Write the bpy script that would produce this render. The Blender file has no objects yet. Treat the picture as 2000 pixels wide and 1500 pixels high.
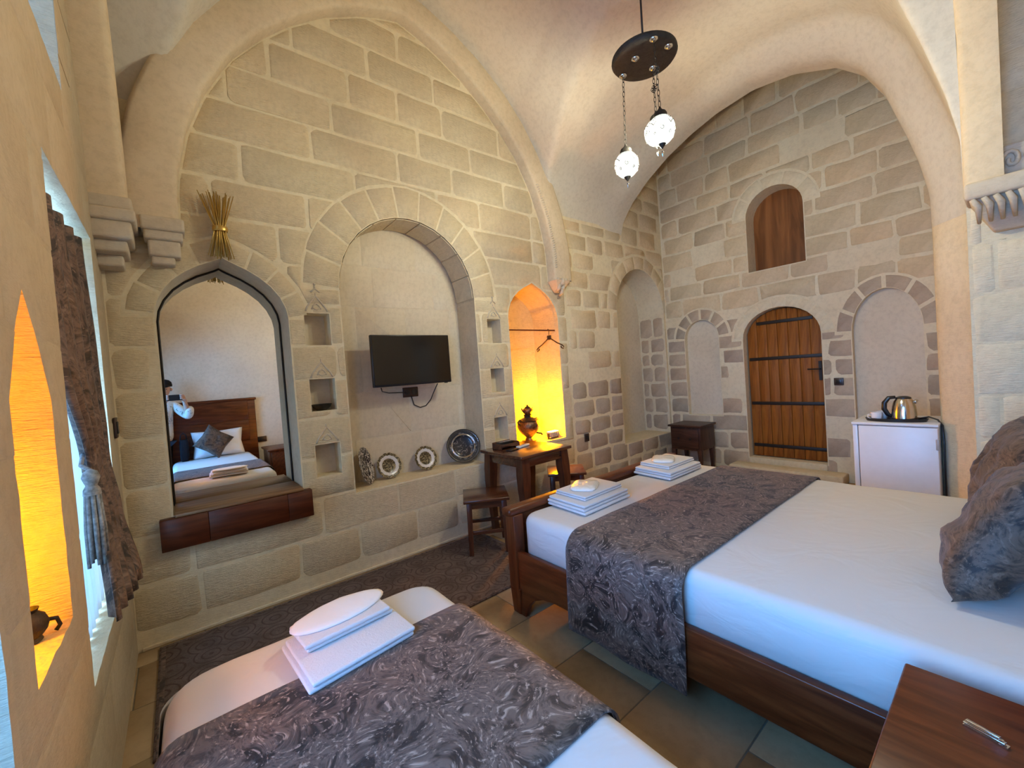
import bpy, bmesh, math, random
from math import sin, cos, pi, radians, sqrt, atan2
from mathutils import Vector, Matrix, noise
from mathutils.geometry import delaunay_2d_cdt

rnd = random.Random(7)
scn = bpy.context.scene
COL = scn.collection
CAMH = 1.45

# ------------------------------------------------------------------ camera
def cam_axes(roll, pitch, yaw):
    cy, sy = cos(yaw), sin(yaw)
    F = Vector((sy, cy, 0)); R = Vector((cy, -sy, 0)); U = Vector((0, 0, 1))
    cp, sp = cos(pitch), sin(pitch)
    F, U = F * cp - U * sp, U * cp + F * sp
    cr, sr = cos(roll), sin(roll)
    R, U = R * cr + U * sr, U * cr - R * sr
    return R, U, F
R_, U_, F_ = cam_axes(radians(-4.126), radians(1.479), radians(39.141))
cd = bpy.data.cameras.new('camera'); cam = bpy.data.objects.new('camera', cd); COL.objects.link(cam)
cam.matrix_world = Matrix(((R_.x, U_.x, -F_.x, 0), (R_.y, U_.y, -F_.y, 0), (R_.z, U_.z, -F_.z, CAMH), (0, 0, 0, 1)))
cd.sensor_width = 36; cd.lens = 808 * 36 / 2000; cd.clip_start = 0.005
scn.camera = cam

# ------------------------------------------------------------------ view, world, daylight
scn.view_settings.view_transform = 'Standard'
scn.view_settings.look = 'None'
scn.view_settings.gamma = 1
scn.view_settings.exposure = 0.0
scn.view_settings.use_curve_mapping = False
scn.cycles.use_light_tree = False; scn.cycles.max_bounces = 5; scn.cycles.diffuse_bounces = 4; scn.cycles.light_sampling_threshold = 0.03; scn.cycles.glossy_bounces = 3
scn.cycles.transmission_bounces = 4; scn.cycles.transparent_max_bounces = 8
w = bpy.data.worlds.new('world'); scn.world = w; w.use_nodes = True
w.node_tree.nodes['Background'].inputs[0].default_value = (0.45, 0.68, 1.0, 1)
w.node_tree.nodes['Background'].inputs[1].default_value = 1.2
DAY = (0.12, 0.42, 1.0)
def area_light(name, loc, direction, sx, sy, power, color, spread=pi):
    l = bpy.data.lights.new(name, 'AREA'); l.shape = 'RECTANGLE'; l.size = sx; l.size_y = sy
    l.energy = power; l.color = color; l.spread = spread
    o = bpy.data.objects.new(name, l); COL.objects.link(o); o.location = loc
    o.rotation_euler = Vector(direction).to_track_quat('-Z', 'Z').to_euler()
    return o
area_light('window_daylight', (-0.74, 0.40, 1.35), (1, 0.16, -0.16), 1.6, 1.2, 66, DAY, radians(120))
area_light('window_daylight', (-0.74, 2.40, 1.35), (1, 0, -0.1), 1.6, 0.9, 55, (0.30, 0.60, 1.0))
area_light('window_daylight', (-0.74, 1.97, 3.15), (1, 0, -0.3), 0.8, 0.8, 7, DAY)
def point_light(name, loc, r, power, color, parent=None):
    l = bpy.data.lights.new(name, 'POINT'); l.shadow_soft_size = r; l.energy = power; l.color = color
    o = bpy.data.objects.new(name, l); COL.objects.link(o); o.location = loc; o.parent = parent
    return o
YEL = (1.0, 0.35, 0.0)
GLOBE_W = 76.0; GLOBE_C = (1.0, 0.985, 0.77)

# ------------------------------------------------------------------ materials
def _new(name):
    m = bpy.data.materials.new(name); m.use_nodes = True
    nt = m.node_tree; b = nt.nodes['Principled BSDF']
    return m, nt, b
def _n(nt, t, **kw):
    n = nt.nodes.new(t)
    for k, v in kw.items():
        if k in n.inputs: n.inputs[k].default_value = v
        else: setattr(n, k, v)
    return n
def _ramp(nt, stops, fac):
    r = nt.nodes.new('ShaderNodeValToRGB'); el = r.color_ramp.elements
    while len(el) < len(stops): el.new(0.5)
    for e, (p, c) in zip(el, stops):
        e.position = p; e.color = (*c, 1) if len(c) == 3 else c
    nt.links.new(fac, r.inputs[0]); return r.outputs[0]
def _mix(nt, a, b, fac, mode='MIX'):
    m = nt.nodes.new('ShaderNodeMix'); m.data_type = 'RGBA'; m.blend_type = mode
    for s, v in ((m.inputs[0], fac), (m.inputs[6], a), (m.inputs[7], b)):
        if isinstance(v, (int, float)): s.default_value = v
        elif isinstance(v, tuple): s.default_value = (*v, 1)
        else: nt.links.new(v, s)
    return m.outputs[2]
def _coords(nt, scale=(1, 1, 1), kind='Object', rot=(0, 0, 0)):
    tc = nt.nodes.new('ShaderNodeTexCoord'); mp = nt.nodes.new('ShaderNodeMapping')
    mp.inputs['Scale'].default_value = scale; mp.inputs['Rotation'].default_value = rot
    nt.links.new(tc.outputs[kind], mp.inputs[0]); return mp.outputs[0]
def _noise(nt, vec, scale, detail=4, rough=0.55, dist=0.0):
    n = _n(nt, 'ShaderNodeTexNoise', Scale=scale, Detail=detail, Roughness=rough, Distortion=dist)
    nt.links.new(vec, n.inputs['Vector']); return n.outputs['Fac']
def _bump(nt, b, h, strength, dist=0.01):
    bp = nt.nodes.new('ShaderNodeBump'); bp.inputs['Strength'].default_value = strength
    bp.inputs['Distance'].default_value = dist
    nt.links.new(h, bp.inputs['Height']); nt.links.new(bp.outputs[0], b.inputs['Normal'])

def plain(name, c, rough=0.5, metal=0.0, var=0.12, scale=20, bump=0.0, coat=0.0, trans=0.0):
    m, nt, b = _new(name)
    v = _coords(nt); f = _noise(nt, v, scale)
    col = _ramp(nt, [(0.3, tuple(x * (1 - var) for x in c)), (0.7, tuple(min(1, x * (1 + var)) for x in c))], f)
    nt.links.new(col, b.inputs['Base Color'])
    b.inputs['Roughness'].default_value = rough; b.inputs['Metallic'].default_value = metal
    b.inputs['Coat Weight'].default_value = coat
    b.inputs['Transmission Weight'].default_value = trans
    if bump: _bump(nt, b, _noise(nt, v, scale * 3), bump)
    return m

def stone(name, c1, c2, c3, objvar=0.0, tool=(7, 7, 46), bump=0.5, bdist=0.006, pits=True, big=2.2, tint_mix=1.0):
    """hewn limestone: broad colour drift, fine grain, tool strokes and small pits"""
    m, nt, b = _new(name)
    v = _coords(nt)
    f1 = _noise(nt, v, big, 2, 0.6)
    col = _ramp(nt, [(0.3, c1), (0.5, c2), (0.72, c3)], f1)
    f2 = _noise(nt, v, 24, 3, 0.7)
    col = _mix(nt, col, _ramp(nt, [(0.28, (0.80, 0.785, 0.77)), (0.56, (1.0, 1.0, 1.0))], f2), 0.6, 'MULTIPLY')
    if objvar:
        oi = nt.nodes.new('ShaderNodeObjectInfo')
        tint = _ramp(nt, [(0.0, (1 - objvar, 1 - objvar * 1.0, 1 - objvar)), (0.35, (1, 0.97, 0.94)), (0.65, (1.0, 0.93, 0.88)), (1.0, (1 - objvar * 0.8, 1 - objvar * 1.0, 1 - objvar * 0.9))], oi.outputs['Random'])
        col = _mix(nt, col, tint, tint_mix, 'MULTIPLY')
    nt.links.new(col, b.inputs['Base Color'])
    b.inputs['Roughness'].default_value = 0.9
    b.inputs['Specular IOR Level'].default_value = 0.2
    vt = _coords(nt, tool)
    h = _noise(nt, vt, 3.0, 3, 0.7)
    _bump(nt, b, h, bump, bdist)
    return m

def wood(name, c1, c2, axis='x', rough=0.35, scale=1.0, coat=0.15):
    m, nt, b = _new(name)
    s = {'x': (1.2, 11, 11), 'y': (11, 1.2, 11), 'z': (11, 11, 1.2)}[axis]
    s = tuple(k * scale for k in s)
    v = _coords(nt, s)
    f = _noise(nt, v, 2.0, 3, 0.6, 1.6)
    wv = _n(nt, 'ShaderNodeTexWave', Scale=0.9, Distortion=7.0, Detail=3.0)
    wv.bands_direction = 'DIAGONAL'
    nt.links.new(v, wv.inputs['Vector'])
    col = _ramp(nt, [(0.28, c1), (0.72, c2)], f)
    col = _mix(nt, col, _ramp(nt, [(0.1, (0.62, 0.55, 0.5)), (0.6, (1, 1, 1))], wv.outputs['Fac']), 0.55, 'MULTIPLY')
    nt.links.new(col, b.inputs['Base Color'])
    b.inputs['Roughness'].default_value = rough; b.inputs['Coat Weight'].default_value = coat
    b.inputs['Coat Roughness'].default_value = 0.25; b.inputs['Specular IOR Level'].default_value = 0.3
    _bump(nt, b, f, 0.12, 0.003)
    return m

def damask(name, dark, mid, light, s=1.0, glint=0.3):
    """woven paisley jacquard: curling ribbons and leaf outlines on a mottled ground"""
    m, nt, b = _new(name)
    v = _coords(nt, (s, s, s))
    warp = _n(nt, 'ShaderNodeTexNoise', Scale=4.5, Detail=1.0, Roughness=0.55)
    nt.links.new(v, warp.inputs['Vector'])
    vm = nt.nodes.new('ShaderNodeVectorMath'); vm.operation = 'SCALE'; vm.inputs['Scale'].default_value = 0.42
    sb = nt.nodes.new('ShaderNodeVectorMath'); sb.operation = 'SUBTRACT'; sb.inputs[1].default_value = (0.5, 0.5, 0.5)
    nt.links.new(warp.outputs['Color'], sb.inputs[0]); nt.links.new(sb.outputs[0], vm.inputs[0])
    ad = nt.nodes.new('ShaderNodeVectorMath'); ad.operation = 'ADD'
    nt.links.new(v, ad.inputs[0]); nt.links.new(vm.outputs[0], ad.inputs[1])
    vo = _n(nt, 'ShaderNodeTexVoronoi', Scale=8.0, Randomness=1.0); vo.feature = 'F1'
    nt.links.new(ad.outputs[0], vo.inputs['Vector'])
    mul = nt.nodes.new('ShaderNodeMath'); mul.operation = 'MULTIPLY'; mul.inputs[1].default_value = 27
    nt.links.new(vo.outputs['Distance'], mul.inputs[0])
    sn = nt.nodes.new('ShaderNodeMath'); sn.operation = 'SINE'; nt.links.new(mul.outputs[0], sn.inputs[0])
    blot = _noise(nt, ad.outputs[0], 9.0, 3, 0.6)
    fine = _noise(nt, ad.outputs[0], 48, 3, 0.75)
    ground = _ramp(nt, [(0.40, dark), (0.47, mid), (0.56, tuple(k * 1.25 for k in mid)), (0.64, mid), (0.70, dark)], blot)
    lines = _ramp(nt, [(0.35, (0, 0, 0)), (0.95, (1, 1, 1))], sn.outputs[0])
    f2 = _ramp(nt, [(0.50, (0, 0, 0)), (0.60, (1, 1, 1))], fine)
    lf = _mix(nt, lines, f2, 1.0, 'MULTIPLY')
    col = _mix(nt, ground, light, lf)
    col = _mix(nt, col, _ramp(nt, [(0.36, (0.30, 0.28, 0.29)), (0.52, (1.1, 1.05, 1.03))], fine), 0.85, 'MULTIPLY')
    nt.links.new(col, b.inputs['Base Color'])
    b.inputs['Roughness'].default_value = 0.62
    b.inputs['Sheen Weight'].default_value = 0.1
    _bump(nt, b, fine, 0.5, 0.003)
    return m

def cloth(name, c, scale=5.0, bump=0.25, rough=0.85, dist=0.02, aniso=(1, 1, 1)):
    m, nt, b = _new(name)
    v = _coords(nt, aniso)
    b.inputs['Base Color'].default_value = (*c, 1)
    b.inputs['Roughness'].default_value = rough
    b.inputs['Specular IOR Level'].default_value = 0.15
    f = _noise(nt, v, scale, 3, 0.5, 1.2)
    _bump(nt, b, f, bump, dist)
    return m

MT = {}
MT['mortar_front'] = stone('mortar_front', (0.73, 0.615, 0.41), (0.765, 0.65, 0.44), (0.79, 0.68, 0.48), bump=0.55)
MT['stone_front'] = stone('stone_front', (0.71, 0.59, 0.385), (0.765, 0.64, 0.425), (0.81, 0.69, 0.47), objvar=0.09, bump=1.0, bdist=0.012, big=3.2, tint_mix=0.55)
MT['mortar_right'] = stone('mortar_right', (0.72, 0.61, 0.42), (0.76, 0.65, 0.455), (0.79, 0.69, 0.49), bump=0.45)
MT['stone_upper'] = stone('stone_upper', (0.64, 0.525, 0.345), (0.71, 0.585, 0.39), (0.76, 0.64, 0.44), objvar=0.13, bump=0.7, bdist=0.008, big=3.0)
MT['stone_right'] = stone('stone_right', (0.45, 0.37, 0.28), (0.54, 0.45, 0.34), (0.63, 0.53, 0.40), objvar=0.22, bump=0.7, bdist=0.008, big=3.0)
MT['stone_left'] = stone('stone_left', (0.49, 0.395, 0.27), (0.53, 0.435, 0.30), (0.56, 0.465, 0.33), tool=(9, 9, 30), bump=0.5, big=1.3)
MT['pier_stone'] = stone('pier_stone', (0.74, 0.615, 0.415), (0.78, 0.655, 0.45), (0.82, 0.70, 0.50), bump=0.9, bdist=0.008)
MT['rib_stone'] = stone('rib_stone', (0.66, 0.53, 0.36), (0.70, 0.57, 0.39), (0.74, 0.61, 0.43), objvar=0.05, bump=0.5)
MT['carved_stone'] = stone('carved_stone', (0.56, 0.46, 0.34), (0.62, 0.52, 0.39), (0.66, 0.57, 0.44), bump=0.6)
MT['plaster'] = stone('plaster', (0.615, 0.55, 0.445), (0.65, 0.585, 0.475), (0.68, 0.62, 0.51), tool=(5, 5, 5), bump=0.12, bdist=0.012, big=0.9)
MT['niche_plaster'] = stone('niche_plaster', (0.66, 0.56, 0.42), (0.71, 0.61, 0.46), (0.74, 0.65, 0.51), tool=(4, 4, 6), bump=0.22, big=1.6)
MT['niche_stone_lamp_tint'] = stone('niche_stone_lamp_tint', (0.70, 0.565, 0.31), (0.74, 0.60, 0.335), (0.78, 0.64, 0.37), bump=1.0, bdist=0.012)  # cream stone with some of the yellow lamp glow put into its colour
MT['floor_joint'] = plain('floor_joint', (0.20, 0.16, 0.11), 0.9)
MT['floor_stone'] = stone('floor_stone', (0.37, 0.26, 0.14), (0.44, 0.315, 0.175), (0.50, 0.37, 0.22), objvar=0.05, tool=(3, 3, 3), bump=0.15)
MT['bedwood_x'] = wood('bedwood_x', (0.070, 0.014, 0.004), (0.165, 0.042, 0.011), 'x')
MT['bedwood_y'] = wood('bedwood_y', (0.070, 0.014, 0.004), (0.165, 0.042, 0.011), 'y')
MT['bedwood_z'] = wood('bedwood_z', (0.070, 0.014, 0.004), (0.165, 0.042, 0.011), 'z')
MT['tablewood_x'] = wood('tablewood_x', (0.060, 0.020, 0.010), (0.13, 0.043, 0.018), 'x', 0.2, 1, 0.7)
MT['tablewood_z'] = wood('tablewood_z', (0.060, 0.020, 0.010), (0.13, 0.043, 0.018), 'z', 0.3)
MT['darkwood_x'] = wood('darkwood_x', (0.035, 0.014, 0.010), (0.085, 0.034, 0.022), 'x', 0.4)
MT['darkwood_z'] = wood('darkwood_z', (0.035, 0.014, 0.010), (0.085, 0.034, 0.022), 'z', 0.4)
MT['ledgewood'] = wood('ledgewood', (0.060, 0.012, 0.005), (0.125, 0.031, 0.011), 'x', 0.45, 1, 0.05)
MT['ledgetop'] = wood('ledgetop', (0.19, 0.10, 0.045), (0.30, 0.17, 0.085), 'x', 0.5, 0.8)
MT['doorwood'] = wood('doorwood', (0.22, 0.065, 0.008), (0.42, 0.145, 0.022), 'z', 0.6, 0.8, 0.0)
MT['shutterwood'] = wood('shutterwood', (0.13, 0.045, 0.012), (0.34, 0.13, 0.04), 'z', 0.3, 0.35)
MT['iron'] = plain('iron', (0.018, 0.013, 0.012), 0.5, 0.3)
MT['black_plastic'] = plain('black_plastic', (0.010, 0.010, 0.012), 0.3, 0, 0.05)
MT['screen'] = plain('screen', (0.004, 0.004, 0.005), 0.12, 0, 0.02)
MT['brown_plastic'] = plain('brown_plastic', (0.045, 0.022, 0.014), 0.4, 0, 0.05)
MT['sheet'] = cloth('sheet', (0.66, 0.63, 0.60), 4.0, 0.22, 0.85, 0.03, (1, 1, 2.5))
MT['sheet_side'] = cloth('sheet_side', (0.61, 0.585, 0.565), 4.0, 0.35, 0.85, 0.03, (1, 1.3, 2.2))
MT['pillow'] = cloth('pillow', (0.82, 0.81, 0.79), 6.0, 0.3)
MT['towel'] = cloth('towel', (0.66, 0.65, 0.65), 90, 0.5, 0.95, 0.004)
MT['damask_runner'] = damask('damask_runner', (0.020, 0.012, 0.011), (0.108, 0.075, 0.060), (0.33, 0.26, 0.21), 1.35)
MT['damask_cushion'] = damask('damask_cushion', (0.026, 0.015, 0.010), (0.092, 0.057, 0.037), (0.15, 0.10, 0.068), 1.1)
MT['damask_curtain'] = damask('damask_curtain', (0.030, 0.018, 0.016), (0.12, 0.075, 0.058), (0.20, 0.135, 0.105), 1.0)
MT['gold'] = plain('gold', (0.55, 0.36, 0.10), 0.35, 0.9, 0.15)
MT['bronze'] = plain('bronze', (0.17, 0.10, 0.055), 0.35, 0.85, 0.5, 45, 0.3)
MT['dark_bronze'] = plain('dark_bronze', (0.035, 0.030, 0.024), 0.5, 0.55, 0.45, 30, 0.3)
MT['disc_metal'] = plain('disc_metal', (0.030, 0.026, 0.020), 0.65, 0.2, 0.4, 25, 0.4)
MT['steel'] = plain('steel', (0.62, 0.60, 0.57), 0.16, 1.0, 0.05)
MT['white_enamel'] = plain('white_enamel', (0.72, 0.75, 0.80), 0.35, 0, 0.02)
MT['ceramic'] = plain('ceramic', (0.78, 0.76, 0.76), 0.2, 0, 0.02)
MT['grey_plastic'] = plain('grey_plastic', (0.35, 0.34, 0.33), 0.4, 0, 0.05)
MT['white_plastic'] = plain('white_plastic', (0.75, 0.74, 0.72), 0.35, 0, 0.03)
MT['tassel_grey'] = plain('tassel_grey', (0.23, 0.25, 0.27), 0.5, 0.1, 0.5, 60)
MT['skin'] = plain('skin', (0.50, 0.30, 0.21), 0.55, 0, 0.06)
MT['black_cloth'] = cloth('black_cloth', (0.012, 0.012, 0.015), 20, 0.2)
MT['silver'] = plain('silver', (0.7, 0.7, 0.72), 0.2, 1.0, 0.05)
MT['glass_pane'] = plain('glass_pane', (0.8, 0.88, 0.95), 0.05, 0, 0.02, trans=1.0)

# mirror
m, nt, b = _new('mirror_glass')
b.inputs['Base Color'].default_value = (0.86, 0.87, 0.86, 1); b.inputs['Metallic'].default_value = 1.0
b.inputs['Roughness'].default_value = 0.0
f = _noise(nt, _coords(nt), 3.0, 2)
nt.links.new(_ramp(nt, [(0.2, (0.84, 0.85, 0.83)), (0.8, (0.88, 0.89, 0.87))], f), b.inputs['Base Color'])
MT['mirror_glass'] = m
# frosted lamp glass: glows itself and lets the bulb's light through
m, nt, b = _new('lamp_glass')
em = nt.nodes.new('ShaderNodeEmission'); tp_ = nt.nodes.new('ShaderNodeBsdfTransparent')
f = _noise(nt, _coords(nt), 30, 3)
nt.links.new(_ramp(nt, [(0.3, (0.86, 0.92, 0.84)), (0.7, (1.0, 1.0, 0.94))], f), em.inputs[0]); em.inputs[1].default_value = 1.9
mx = nt.nodes.new('ShaderNodeMixShader'); mx.inputs[0].default_value = 0.5
nt.links.new(tp_.outputs[0], mx.inputs[1]); nt.links.new(em.outputs[0], mx.inputs[2]); nt.links.new(mx.outputs[0], nt.nodes['Material Output'].inputs[0])
m.cycles.emission_sampling = 'NONE'
MT['lamp_glass'] = m
m, nt, b = _new('bulb')
b.inputs['Emission Color'].default_value = (1, 0.97, 0.88, 1); b.inputs['Emission Strength'].default_value = 12
m.cycles.emission_sampling = 'NONE'
MT['bulb'] = m
m, nt, b = _new('flood_glass')
f = _noise(nt, _coords(nt), 30, 2)
nt.links.new(_ramp(nt, [(0.2, (1.0, 0.62, 0.10)), (0.8, (1.0, 0.68, 0.14))], f), b.inputs['Emission Color'])
b.inputs['Emission Strength'].default_value = 25
MT['flood_glass'] = m
# net curtain: thin white weave that lets daylight through
m, nt, b = _new('net_fabric')
tr = nt.nodes.new('ShaderNodeBsdfTranslucent'); tr.inputs[0].default_value = (0.85, 0.9, 0.95, 1)
b.inputs['Base Color'].default_value = (0.85, 0.88, 0.9, 1); b.inputs['Roughness'].default_value = 0.9
mx = nt.nodes.new('ShaderNodeMixShader'); mx.inputs[0].default_value = 0.5
nt.links.new(b.outputs[0], mx.inputs[1]); nt.links.new(tr.outputs[0], mx.inputs[2])
nt.links.new(mx.outputs[0], nt.nodes['Material Output'].inputs[0])
_bump(nt, b, _noise(nt, _coords(nt), 200, 2), 0.2, 0.002)
MT['net_fabric'] = m
# clear wrapping film on the towels
m, nt, b = _new('film')
b.inputs['Base Color'].default_value = (0.86, 0.82, 0.74, 1); b.inputs['Roughness'].default_value = 0.18
b.inputs['Coat Weight'].default_value = 0.5
_bump(nt, b, _noise(nt, _coords(nt), 35, 4, 0.6, 1.0), 0.7, 0.008)
MT['film'] = m
# rug: dull brown weave with rows of small medallions
m, nt, b = _new('rug_weave')
v = _coords(nt)
vo = _n(nt, 'ShaderNodeTexVoronoi', Scale=6.0, Randomness=0.35); nt.links.new(v, vo.inputs['Vector'])
mul = nt.nodes.new('ShaderNodeMath'); mul.operation = 'MULTIPLY'; mul.inputs[1].default_value = 30; nt.links.new(vo.outputs['Distance'], mul.inputs[0])
sn = nt.nodes.new('ShaderNodeMath'); sn.operation = 'SINE'; nt.links.new(mul.outputs[0], sn.inputs[0])
fine = _noise(nt, v, 140, 3, 0.7)
big = _noise(nt, v, 9, 4, 0.6)
c0 = _ramp(nt, [(0.35, (0.105, 0.070, 0.056)), (0.65, (0.165, 0.115, 0.095))], big)
c1 = _mix(nt, c0, (0.075, 0.042, 0.036), _ramp(nt, [(0.55, (0, 0, 0)), (0.9, (0.9, 0.9, 0.9))], sn.outputs[0]))
c1 = _mix(nt, c1, _ramp(nt, [(0.3, (0.6, 0.6, 0.6)), (0.7, (1.2, 1.2, 1.2))], fine), 0.8, 'MULTIPLY')
nt.links.new(c1, b.inputs['Base Color']); b.inputs['Roughness'].default_value = 0.95
_bump(nt, b, fine, 0.6, 0.004)
MT['rug_weave'] = m
# patterned china
def china(name, ink, ground, s, thr):
    m, nt, b = _new(name)
    v = _coords(nt)
    f = _noise(nt, v, s, 5, 0.7, 1.5)
    nt.links.new(_ramp(nt, [(thr - 0.03, ink), (thr + 0.03, ground)], f), b.inputs['Base Color'])
    b.inputs['Roughness'].default_value = 0.2
    return m
MT['china_dark'] = china('china_dark', (0.03, 0.022, 0.026), (0.62, 0.55, 0.48), 26, 0.52)
MT['china_center'] = china('china_center', (0.05, 0.035, 0.015), (0.42, 0.33, 0.18), 40, 0.53)
MT['china_white'] = china('china_white', (0.35, 0.28, 0.22), (0.74, 0.70, 0.66), 30, 0.36)
MT['tray_center'] = china('tray_center', (0.018, 0.018, 0.024), (0.20, 0.18, 0.17), 22, 0.56)
MT['shirt'] = china('shirt', (0.10, 0.11, 0.09), (0.66, 0.62, 0.54), 14, 0.39)
MT['shirt'].node_tree.nodes['Principled BSDF'].inputs['Roughness'].default_value = 0.9

# ------------------------------------------------------------------ mesh helpers
class MB:
    def __init__(s): s.v = []; s.f = []
    def add(s, vs, fs):
        o = len(s.v); s.v += [Vector(x) for x in vs]; s.f += [tuple(i + o for i in f) for f in fs]; return s
    def box(s, x0, x1, y0, y1, z0, z1, mtx=None):
        vs = [Vector((x, y, z)) for z in (z0, z1) for y in (y0, y1) for x in (x0, x1)]
        if mtx: vs = [mtx @ v for v in vs]
        return s.add(vs, [(0, 2, 3, 1), (4, 5, 7, 6), (0, 1, 5, 4), (2, 6, 7, 3), (0, 4, 6, 2), (1, 3, 7, 5)])
    def frustum(s, c0, h0, c1, h1):
        """box between two rectangles: centre (x,y,z), half sizes (hx,hy)"""
        vs = []
        for c, h in ((c0, h0), (c1, h1)):
            vs += [(c[0] + a * h[0], c[1] + d * h[1], c[2]) for d in (-1, 1) for a in (-1, 1)]
        return s.add(vs, [(0, 2, 3, 1), (4, 5, 7, 6), (0, 1, 5, 4), (2, 6, 7, 3), (0, 4, 6, 2), (1, 3, 7, 5)])
    def tube(s, pts, r, n=8, cap=True):
        pts = [Vector(p) for p in pts]; rs = r if isinstance(r, (list, tuple)) else [r] * len(pts)
        o = len(s.v); up = None
        for i, p in enumerate(pts):
            d = (pts[min(i + 1, len(pts) - 1)] - pts[max(i - 1, 0)]).normalized()
            if up is None:
                up = Vector((0, 0, 1)) if abs(d.z) < 0.9 else Vector((1, 0, 0))
            x = d.cross(up).normalized(); y = x.cross(d).normalized(); up = y
            for k in range(n):
                a = 2 * pi * k / n; s.v.append(p + (x * cos(a) + y * sin(a)) * rs[i])
        for i in range(len(pts) - 1):
            for k in range(n):
                a = o + i * n + k; b2 = o + i * n + (k + 1) % n
                s.f.append((a, b2, b2 + n, a + n))
        if cap:
            s.f.append(tuple(o + k for k in range(n))[::-1]); e = o + (len(pts) - 1) * n
            s.f.append(tuple(e + k for k in range(n)))
        return s
    def lathe(s, prof, n=24, c=(0, 0, 0), axis=None, sx=1, sy=1):
        o = len(s.v); c = Vector(c); q = Vector(axis).to_track_quat('Z', 'Y') if axis else None
        for r, z in prof:
            for k in range(n):
                a = 2 * pi * k / n; v = Vector((r * cos(a) * sx, r * sin(a) * sy, z))
                s.v.append(c + (q @ v if q else v))
        for i in range(len(prof) - 1):
            for k in range(n):
                a = o + i * n + k; b2 = o + i * n + (k + 1) % n
                s.f.append((a, b2, b2 + n, a + n))
        if prof[0][0] > 1e-5: s.f.append(tuple(o + k for k in range(n))[::-1])
        if prof[-1][0] > 1e-5: s.f.append(tuple(o + (len(prof) - 1) * n + k for k in range(n)))
        return s
    def prism(s, poly, d0, d1, fr):
        """2d polygon through frame fr, from depth d0 to d1 along the normal"""
        n = len(poly); o = len(s.v)
        for d in (d0, d1): s.v += [fr(a, z, d) for a, z in poly]
        s.f.append(tuple(range(o, o + n))[::-1]); s.f.append(tuple(range(o + n, o + 2 * n)))
        for i in range(n):
            j = (i + 1) % n; s.f.append((o + i, o + j, o + n + j, o + n + i))
        return s
    def build(s, name, mat, parent=None, loc=None, rot=None, smooth=False, bevel=0.0, seg=2, kind=None, center=False, recalc=True):
        me = bpy.data.meshes.new(name)
        off = Vector((0, 0, 0))
        if center:
            lo = Vector([min(v[i] for v in s.v) for i in range(3)]); hi = Vector([max(v[i] for v in s.v) for i in range(3)])
            off = (lo + hi) / 2
        me.from_pydata([v - off for v in s.v], [], s.f)
        bm = bmesh.new(); bm.from_mesh(me)
        bmesh.ops.remove_doubles(bm, verts=bm.verts, dist=1e-5)
        if recalc: bmesh.ops.recalc_face_normals(bm, faces=bm.faces)
        if bevel:
            ed = [e for e in bm.edges if len(e.link_faces) == 2 and e.calc_face_angle(0) > 0.6]
            bmesh.ops.bevel(bm, geom=ed, offset=bevel, segments=seg, affect='EDGES', clamp_overlap=True, profile=0.5)
        bm.to_mesh(me); bm.free()
        if smooth or bevel:
            me.polygons.foreach_set('use_smooth', [True] * len(me.polygons))
            if not smooth or smooth == 'auto':
                me.set_sharp_from_angle(angle=radians(50))
        me.materials.append(MT[mat] if isinstance(mat, str) else mat)
        o = bpy.data.objects.new(name, me); COL.objects.link(o)
        o.location = Vector(loc) + off if loc else off
        if rot: o.rotation_euler = rot
        if parent: o.parent = parent
        if kind: o['kind'] = kind
        return o
def tag(o, label, cat, group=None):
    o['label'] = label; o['category'] = cat
    if group: o['group'] = group
    return o
def thing(name, label, cat, loc=(0, 0, 0), rotz=0.0, group=None):
    o = bpy.data.objects.new(name, None); COL.objects.link(o); o.location = loc; o.rotation_euler = (0, 0, rotz)
    o.empty_display_size = 0.1
    return tag(o, label, cat, group)
def struct(o, label=None):
    o['kind'] = 'structure'
    if label: o['label'] = label
    return o
def frame(o, u, v, n):
    o, u, v, n = Vector(o), Vector(u), Vector(v), Vector(n)
    return lambda a, z, d=0.0: o + u * a + v * z + n * d
YA, XB, XC, YD = 3.24, 5.60, -0.27, -0.55
FA = frame((0, YA, 0), (1, 0, 0), (0, 0, 1), (0, -1, 0)); FA.flip = False
FB = frame((XB, 0, 0), (0, 1, 0), (0, 0, 1), (-1, 0, 0)); FB.flip = True
FC = frame((XC, 0, 0), (0, 1, 0), (0, 0, 1), (1, 0, 0)); FC.flip = False
FD = frame((0, YD, 0), (1, 0, 0), (0, 0, 1), (0, 1, 0)); FD.flip = True

def ccw(p):
    a = sum(p[i][0] * p[(i + 1) % len(p)][1] - p[(i + 1) % len(p)][0] * p[i][1] for i in range(len(p)))
    return list(p) if a > 0 else list(p)[::-1]
def region(need, avoid):
    """triangles inside every polygon of need and outside every polygon of avoid"""
    vs, fs = [], []
    for p in list(need) + list(avoid):
        p = ccw(p); o = len(vs); vs += [Vector((a, z)) for a, z in p]; fs.append(list(range(o, o + len(p))))
    ov, oe, of, _, _, org = delaunay_2d_cdt(vs, [], fs, 0, 1e-6)
    k = len(need); keep = []
    for f, g in zip(of, org):
        g = set(g)
        if all(i in g for i in range(k)) and not any(i >= k for i in g): keep.append(f)
    return ov, keep
def inside(p, poly):
    x, y = p; c = False; j = len(poly) - 1
    for i in range(len(poly)):
        if (poly[i][1] > y) != (poly[j][1] > y) and x < (poly[j][0] - poly[i][0]) * (y - poly[i][1]) / (poly[j][1] - poly[i][1]) + poly[i][0]: c = not c
        j = i
    return c
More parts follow.
